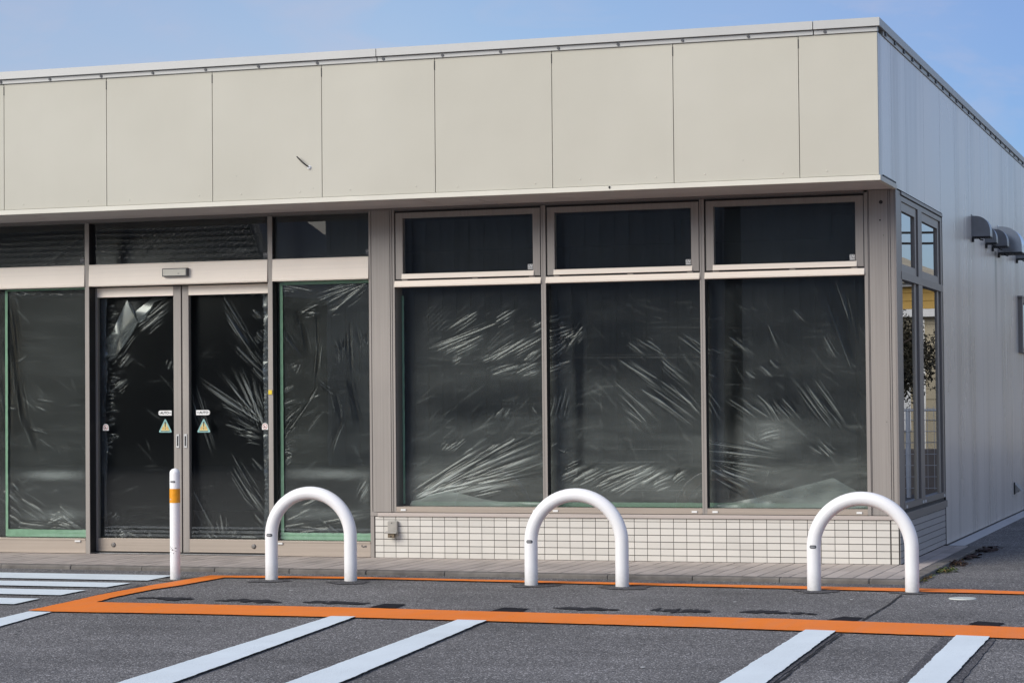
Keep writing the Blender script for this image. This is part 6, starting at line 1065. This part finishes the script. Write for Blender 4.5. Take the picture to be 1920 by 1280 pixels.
hoop('hoop_bollard', -4.067, -3.475, -1.865, 0.648, 'white hoop bollard in front of the sliding doors, beside the slim post')
hoop('hoop_bollard', -2.149, -1.523, -1.94, 0.645, 'white hoop bollard in front of the shop windows, between two others')
hoop('hoop_bollard', -0.248, 0.373, -1.97, 0.631, 'white hoop bollard in front of the corner of the shop')
p0 = empty('post_bollard', (-4.753,-1.975,GZ), 'slim white post bollard with an amber band in front of the doors', 'bollard')
mb = MB(); r = 0.036
mb.tube([(0,0,-0.05),(0,0,0.2),(0,0,0.5),(0,0,0.742),(0,0,0.757),(0,0,0.770),(0,0,0.776)], [r,r,r,r,r*0.93,r*0.6,0.004], 28)
mb.build('post', M['pipe'], p0)
mb = MB()
n = 56; z0, z1 = 0.536, 0.634
vs = []; 
for k in range(n+1):
    a = 2*math.pi*k/n; vs.append(((r+0.0012)*math.cos(a), (r+0.0012)*math.sin(a)))
for k in range(n):
    # peeled flake near the lower left front
    for (za, zb) in ((z0, 0.556), (0.556, 0.566), (0.566, z1)):
        a = math.degrees(2*math.pi*(k+.5)/n)
        if za == 0.556 and (198 < a < 214 or 224 < a < 240 or 246 < a < 251): continue
        mb.quad((*vs[k],za),(*vs[k+1],za),(*vs[k+1],zb),(*vs[k],zb))
mb.build('reflective_band', M['band'], p0)
mb = MB(); cs = [((r+0.0015)*math.cos(-math.pi/2+0.1+a), (r+0.0015)*math.sin(-math.pi/2+0.1+a)) for a in np.linspace(-0.62, 0.42, 13)]
for i in range(12):
    k = abs(i-5.5)/6; hh = 0.0068*math.sqrt(max(0.0, 1-max(0, (k-0.65)/0.35)**2))
    mb.quad((*cs[i],0.683-hh),(*cs[i+1],0.683-hh),(*cs[i+1],0.683+hh),(*cs[i],0.683+hh),0)
cs2 = [(a*1.012, b*1.012) for a, b in cs]
for i in (2,4,6,8): mb.quad((*cs2[i],0.6805),(*cs2[i+1],0.6805),(*cs2[i+1],0.6855),(*cs2[i],0.6855),1)
mb.build('maker_label', [M['label_dark'], M['label_light']], p0)
mb = MB()
for k in range(14):
    a = -math.pi/2 + random.uniform(-0.95, 0.75); z = 0.214 + random.gauss(0, 0.014); s = random.uniform(0.002, 0.006)
    c = Vector(((r+0.0008)*math.cos(a), (r+0.0008)*math.sin(a), z)); t = Vector((-math.sin(a), math.cos(a), 0))
    mb.quad(c-t*s-Vector((0,0,s*.5)), c+t*s-Vector((0,0,s*.2)), c+t*s*.7+Vector((0,0,s*.6)), c-t*s*.6+Vector((0,0,s*.4)))
mb.build('scuff', M['label_dark'], p0)

# pale round cover set in the asphalt
mb = MB(); mb.tube([(0.735,-2.36,GZ-0.01),(0.735,-2.36,GZ+0.003),(0.735,-2.36,GZ+0.006)], [0.083,0.083,0.078], 40); mb.tube([(0.735,-2.36,GZ+0.0055),(0.735,-2.36,GZ+0.007)],[0.012,0.012],10)
tag(mb.build('ground_cover', M['plate']), 'pale round utility cover set in the asphalt at right', 'utility cover')

# weeds in the kerb joint at the corner
def weed(x, y, n, size, spread, mats, label, upright=0.35):
    o = MB()
    for k in range(n):
        a = random.uniform(0, 6.28); L = size*random.uniform(0.5, 1.2); w = L*random.uniform(0.16, 0.32)
        bx = x + random.gauss(0, spread[0]); by = y + random.gauss(0, spread[1])
        up = random.uniform(0.05, upright); d = Vector((math.cos(a), math.sin(a), up)).normalized(); s = Vector((-math.sin(a), math.cos(a), random.uniform(-.5,.5)))
        b = Vector((bx, by, GZ+random.uniform(0.001, 0.012)))
        mi = random.choices(range(len(mats)), [m[1] for m in mats])[0]
        m1 = b+d*L*0.55+Vector((0,0,0.004))
        o.add([b, m1+s*w*.5, b+d*L-Vector((0,0,L*.12)), m1-s*w*.5], [(0,1,2,3)], mi)
    return tag(o.build('weed', [m[0] for m in mats]), label, 'weed', 'weeds along the side kerb')
weed(0.315, -0.95, 60, 0.045, (0.012,0.14), [(M['leaf_dry'],5),(M['leaf'],2)], 'dry yellowish weed tuft at the kerb corner beside the right hoop')
weed(0.335, -0.22, 150, 0.055, (0.035,0.10), [(M['leaf'],6),(M['leaf_dry'],2)], 'low green weed clump, greenest of those along the side kerb', 0.6)
weed(0.335, 0.42, 110, 0.06, (0.035,0.11), [(M['leaf_dead'],7),(M['leaf_dry'],1)], 'dark brown withered weed behind the green clump', 0.7)
def litter(x, y, n, sx_, sy_, label):
    mb = MB()
    for k in range(n):
        a = random.uniform(0, 6.28); L = random.uniform(.015, .04); c = Vector((x+random.gauss(0,sx_), y+random.gauss(0,sy_), GZ+random.uniform(.003,.02)))
        d = Vector((math.cos(a), math.sin(a), random.uniform(-.3,.3)))*L; t = Vector((-math.sin(a), math.cos(a), random.uniform(-.4,.4)))*L*.6
        mb.add([c-d, c+t, c+d, c-t], [(0,1,2,3)], 0)
    return tag(mb.build('leaf_litter', M['leaf_dead']), label, 'leaf litter', None, 'stuff')
litter(0.33, 1.25, 60, 0.03, 0.14, 'sparse dead leaf litter midway along the side kerb')
litter(0.345, 2.15, 130, 0.05, 0.16, 'dark dead leaf litter at the far end of the side kerb')

# ------------------------------------------------------------------ what stands beside and behind the camera, seen as reflections
def siding(mb, x0, x1, y, z0, z1, pitch, mi, t=0.012):
    z = z0
    while z < z1-1e-6:
        zb = min(z+pitch, z1)
        mb.add([(x0,y,z),(x1,y,z),(x1,y-t,z+0.004),(x0,y-t,z+0.004),(x1,y,zb),(x0,y,zb)], [(0,1,2,3),(3,2,4,5)], mi); z = zb
M['cream_siding'] = simple('cream_siding', (0.40,0.35,0.25), 0.7, 0, 0.06, 2)
M['yellow_siding'] = simple('ochre_yellow_siding', (0.40,0.255,0.065), 0.7, 0, 0.06, 2)
M['white_trim'] = simple('white_trim', (0.75,0.75,0.73), 0.5)
M['beige_roof'] = simple('beige_roof', (0.42,0.37,0.27), 0.8, 0, 0.12, 5)
M['dark_siding'] = simple('dark_ribbed_cladding', (0.5,0.5,0.49), 0.6, 0, 0.2, 3, (3,1,0.3))
M['kawara'] = simple('grey_roof_tile', (0.10,0.10,0.10), 0.35, 0, 0.3, 8)
M['plaster'] = simple('dim_plaster', (0.12,0.115,0.105), 0.9, 0, 0.12, 2)
M['fence'] = simple('white_wire_fence', (0.72,0.74,0.76), 0.45, 0.1)
M['concrete_pole'] = simple('dark_concrete_pole', (0.05,0.048,0.045), 0.9)
M['bark'] = simple('bark', (0.06,0.045,0.035), 0.9)
M['tree_leaf'] = simple('reddish_green_foliage', (0.035,0.03,0.014), 0.7, 0, 0.5, 3)
M['block'] = simple('concrete_block', (0.27,0.23,0.20), 0.9, 0, 0.12, 6)
H = empty('yellow_house', (4.6,20,0), 'cream and ochre sided house mirrored in the corner side window', 'house')
mb = MB(); siding(mb, -2.4, 4, 0, 0.0, 2.5, 0.17, 0); mb.add([(-2.4,0,0),(-2.4,8,0),(-2.4,8,2.5),(-2.4,0,2.5)], [(0,1,2,3)], 0); mb.build('wall', M['cream_siding'], H)
mb = MB(); mb.box(-2.55,4.1,-0.16,-0.02,2.5,2.62); mb.build('eave_band', M['white_trim'], H)
mb = MB(); siding(mb, -2.4, 4, 0.0, 2.625, 2.98, 0.13, 0); mb.build('upper_wall', M['yellow_siding'], H)
mb = MB(); mb.box(-2.5,4.1,-0.10,-0.02,2.985,3.03); mb.build('upper_band', M['white_trim'], H)
mb = MB(); mb.add([(-2.5,-0.2,3.04),(4.2,-0.2,3.04),(4.2,3.5,3.95),(-0.5,3.5,3.95),(-2.5,8,3.04),(4.2,8,3.04)], [(0,1,2,3),(0,3,4),(3,2,5,4)]); mb.build('roof', M['beige_roof'], H)
mb = MB(); mb.tube([(-1.95,-0.06,0),(-1.95,-0.06,2.45)],0.04,10); mb.build('downpipe', M['white_trim'], H)
mb = MB(); mb.box(-1.75,-0.9,-0.05,-0.015,0.7,1.5); mb.build('window', M['white_trim'], H)
F_ = empty('mesh_fence', (1.0,12,GZ), 'white wire mesh fence reflected low in the corner side window', 'fence')
mb = MB()
for k in range(60): mb.tube([(0.075*k,0,0.1),(0.075*k,0,1.13)],0.0028,5)
for k in range(8): mb.tube([(-0.02,0,0.12+0.14*k),(4.5,0,0.12+0.14*k)],0.0035,5)
mb.tube([(-0.02,0.01,1.08),(4.5,0.01,1.08)],0.012,6)
mb.build('mesh', M['fence'], F_)
for xx in (0.70,2.7,4.4):
    mb = MB(); mb.tube([(xx,0.03,0),(xx,0.03,1.1)],0.03,10); mb.build('post', M['fence'], F_)
mb = MB(); mb.box(0.85,7,13.0,13.12,GZ,0.55); tag(mb.build('block_wall', M['block']), 'low brown block wall behind the white mesh fence', 'wall')
T = empty('tree', (2.74,15.6,GZ), 'dark bushy tree reflected in the near side window', 'tree')
mb = MB(); mb.tube([(0,0,0),(0.05,0,0.8),(0.0,0.05,1.9),(0.03,0,2.9)],[0.09,0.07,0.05,0.02],10)
for k in range(9):
    a = k*2.4; z = 0.8+0.22*k; mb.tube([(0.02,0,z),(0.4*math.cos(a),0.4*math.sin(a),z+0.3),(0.75*math.cos(a),0.75*math.sin(a),z+0.45)],[0.03,0.02,0.008],6)
mb.build('trunk', M['bark'], T)
mb = MB(); rs = np.random.default_rng(4)
for k in range(22000):
    cl = k % 60; a = cl*2.399; zc = 0.55+2.35*((cl*0.618) % 1); rr = 0.80*math.sin(math.pi*min(1, (zc-0.3)/2.9))**0.6*math.sqrt(((cl*0.37) % 1))
    c = Vector((rr*math.cos(a), rr*math.sin(a), zc)) + Vector(rs.normal(0, 0.13, 3))
    d = Vector(rs.normal(0,1,3)).normalized(); s = d.orthogonal().normalized(); L = rs.uniform(0.035,0.065)
    mb.add([c, c+d*L*.5+s*L*.3, c+d*L, c+d*L*.5-s*L*.3], [(0,1,2,3)], 0)
mb.build('crown', M['tree_leaf'], T)
# across the street, behind the camera
S_ = empty('dark_warehouse', (-7,-26,GZ), 'dark ribbed warehouse across the street, mirrored in the shop glass', 'building')
mb = MB(); x = -8.6
mb.box(-8.6,9.5,-8,-0.06,0,6.2)
while x < 9.4: mb.box(x, x+0.09, -0.06, 0.0, 0, 6.2); x += 0.3
mb.build('wall', M['dark_siding'], S_)
mb = MB(); mb.box(-8.8,9.7,-8.2,0.25,6.2,6.4); mb.build('roof_edge', M['dark_siding'], S_)
K = empty('tiled_house', (-18.6,-25.5,GZ), 'old house with grey tiled hip roof, mirrored over the entrance', 'house')
mb = MB(); mb.box(-6.5,1.9,-7,0,0,3.5); mb.build('wall', M['plaster'], K)
mb = MB()
E0, E1 = (-7.2,0.7,3.5), (2.5,0.7,3.4); R0, R1 = (-3.0,-3.5,6.4), (-0.4,-3.5,6.4)
def roofpt(u, v):
    a = Vector(E0).lerp(Vector(E1), u); b = Vector(R0).lerp(Vector(R1), u); return a.lerp(b, v)
nu, nv = 44, 22
for i in range(nu):
    for j in range(nv):
        p = [roofpt(i/nu, j/nv), roofpt((i+1)/nu, j/nv), roofpt((i+1)/nu, (j+1)/nv), roofpt(i/nu, (j+1)/nv)]
        up = Vector((0, 0.03, 0.05)); mid0 = (p[0]+p[1])/2+up; mid1 = (p[3]+p[2])/2+up*0.1
        mb.add([p[0], mid0, p[1], p[2], mid1, p[3]], [(0,1,4,5),(1,2,3,4)], 0)
mb.add([E1, (2.5,-7.7,3.4), R1], [(0,1,2)], 0); mb.add([E0, R0, (-7.2,-7.7,3.5)], [(0,1,2)], 0)
mb.add([R0, R1, (2.5,-7.7,3.4), (-7.2,-7.7,3.5)], [(0,1,2,3)], 0)
mb.build('roof', M['kawara'], K)
mb = MB(); mb.tube([R1, E1], 0.11, 8); mb.tube([R0, E0], 0.11, 8); mb.tube([R0, R1], 0.16, 8); mb.build('ridge', M['kawara'], K)
WL = MB()
for zz in (4.05, 4.25): WL.tube([(-4,26,zz+.25),(2,26,zz),(9,26,zz+.15)], 0.022, 6)
tag(WL.build('power_line', M['cable']), 'pair of overhead wires mirrored in the upper side panes', 'power line')
P_ = MB(); P_.tube([(-6.3,-22,GZ-.1),(-6.25,-22,4),(-6.2,-22,8.5)],[0.17,0.15,0.11],14)
tag(P_.build('utility_pole', M['concrete_pole']), 'concrete utility pole across the street, a dark streak in the shop window', 'utility pole')

# ------------------------------------------------------------------ light, sky, camera
SUN_E, SKY_S, SKY_TINT, CLOUD = 3.2, 0.145, (0.95,0.95,1.04), (3.3,3.55,4.75)
SUN_DIR = Vector((-0.48, -0.68, 0.50)).normalized()
el = math.asin(SUN_DIR.z); az = math.atan2(SUN_DIR.x, SUN_DIR.y)
sd_ = bpy.data.lights.new('sun', 'SUN'); sd_.energy = SUN_E; sd_.angle = math.radians(42); sd_.color = (1.0, 0.94, 0.84)
so = bpy.data.objects.new('sun', sd_); so.rotation_euler = SUN_DIR.to_track_quat('Z', 'Y').to_euler(); so.location = (0,0,30); link(so)
wd = bpy.data.worlds.new('World'); scene.world = wd; wd.use_nodes = True
nt = wd.node_tree; nt.nodes.clear()
out = nt.nodes.new('ShaderNodeOutputWorld'); bg = nt.nodes.new('ShaderNodeBackground'); bg.inputs[1].default_value = SKY_S
sky = nt.nodes.new('ShaderNodeTexSky'); sky.sky_type = 'NISHITA'; sky.sun_disc = False; sky.sun_elevation = el; sky.sun_rotation = az
sky.air_density = 1.0; sky.dust_density = 1.2; sky.ozone_density = 2.0
tc = nt.nodes.new('ShaderNodeTexCoord')
mp = nt.nodes.new('ShaderNodeMapping'); mp.inputs['Scale'].default_value = (1,1,2.4); nt.links.new(tc.outputs['Generated'], mp.inputs[0])
cl = noise(nt, mp.outputs[0], 3.0, 5, 0.5, 0.3)
sxyz = nt.nodes.new('ShaderNodeSeparateXYZ'); nt.links.new(tc.outputs['Generated'], sxyz.inputs[0])
cloud_side = ramp(nt, mth(nt, 'MULTIPLY_ADD', sxyz.outputs[0], -0.5, 0.5), [(0.30, 1.0), (0.44, 0.3), (0.62, 0.6), (0.78, 1.0)])  # cloud added on the unseen side to whiten light on the side wall
cf = mth(nt, 'MULTIPLY', ramp(nt, cl, [(0.36, 0.0), (0.70, 0.7)]), cloud_side)
tint = mixc(nt, 1.0, sky.outputs[0], SKY_TINT, 'MULTIPLY')
clear = ramp(nt, mth(nt, 'MULTIPLY_ADD', sxyz.outputs[0], -0.5, 0.5), [(0.36, (1.0,1.0,1.0)), (0.47, (0.44,0.58,0.81)), (0.54, (0.50,0.63,0.84)), (0.68, (1.0,1.0,1.0))])
tint = mixc(nt, 1.0, tint, clear, 'MULTIPLY')
mp2 = nt.nodes.new('ShaderNodeMapping'); mp2.inputs['Scale'].default_value = (1.6,1.6,5.0); mp2.inputs['Location'].default_value = (0.35,0.2,0.1); nt.links.new(tc.outputs['Generated'], mp2.inputs[0])
wisp = ramp(nt, noise(nt, mp2.outputs[0], 5.5, 6, 0.55, 0.6), [(0.48, 0.0), (0.72, 0.42)])
col = mixc(nt, cf, tint, CLOUD)
col = mixc(nt, wisp, col, (3.9,3.75,4.5))
nt.links.new(col, bg.inputs[0]); nt.links.new(bg.outputs[0], out.inputs[0])

cam = bpy.data.cameras.new('camera'); co = bpy.data.objects.new('camera', cam); link(co)
cam.sensor_width = 36; cam.sensor_fit = 'HORIZONTAL'; cam.lens = 4254.75/1920*36; cam.clip_start = 0.1; cam.clip_end = 1000
yaw, pitch, roll = math.radians(18.47518), math.radians(1.5823), math.radians(-0.52364)
fwd = Vector((-math.sin(yaw)*math.cos(pitch), math.cos(yaw)*math.cos(pitch), math.sin(pitch)))
rt = Vector((math.cos(yaw), math.sin(yaw), 0)); up = rt.cross(fwd)
r2 = rt*math.cos(roll)+up*math.sin(roll); u2 = -rt*math.sin(roll)+up*math.cos(roll)
co.matrix_world = Matrix(((r2.x,u2.x,-fwd.x,2.52779),(r2.y,u2.y,-fwd.y,-16.29674),(r2.z,u2.z,-fwd.z,1.17193),(0,0,0,1)))
scene.camera = co
scene.view_settings.view_transform = 'Standard'; scene.view_settings.look = 'None'; scene.view_settings.exposure = 0; scene.view_settings.gamma = 1
scene.render.engine = 'CYCLES'
scene.cycles.max_bounces = 10; scene.cycles.transparent_max_bounces = 16; scene.cycles.caustics_reflective = False
scene.cycles.use_denoising = True
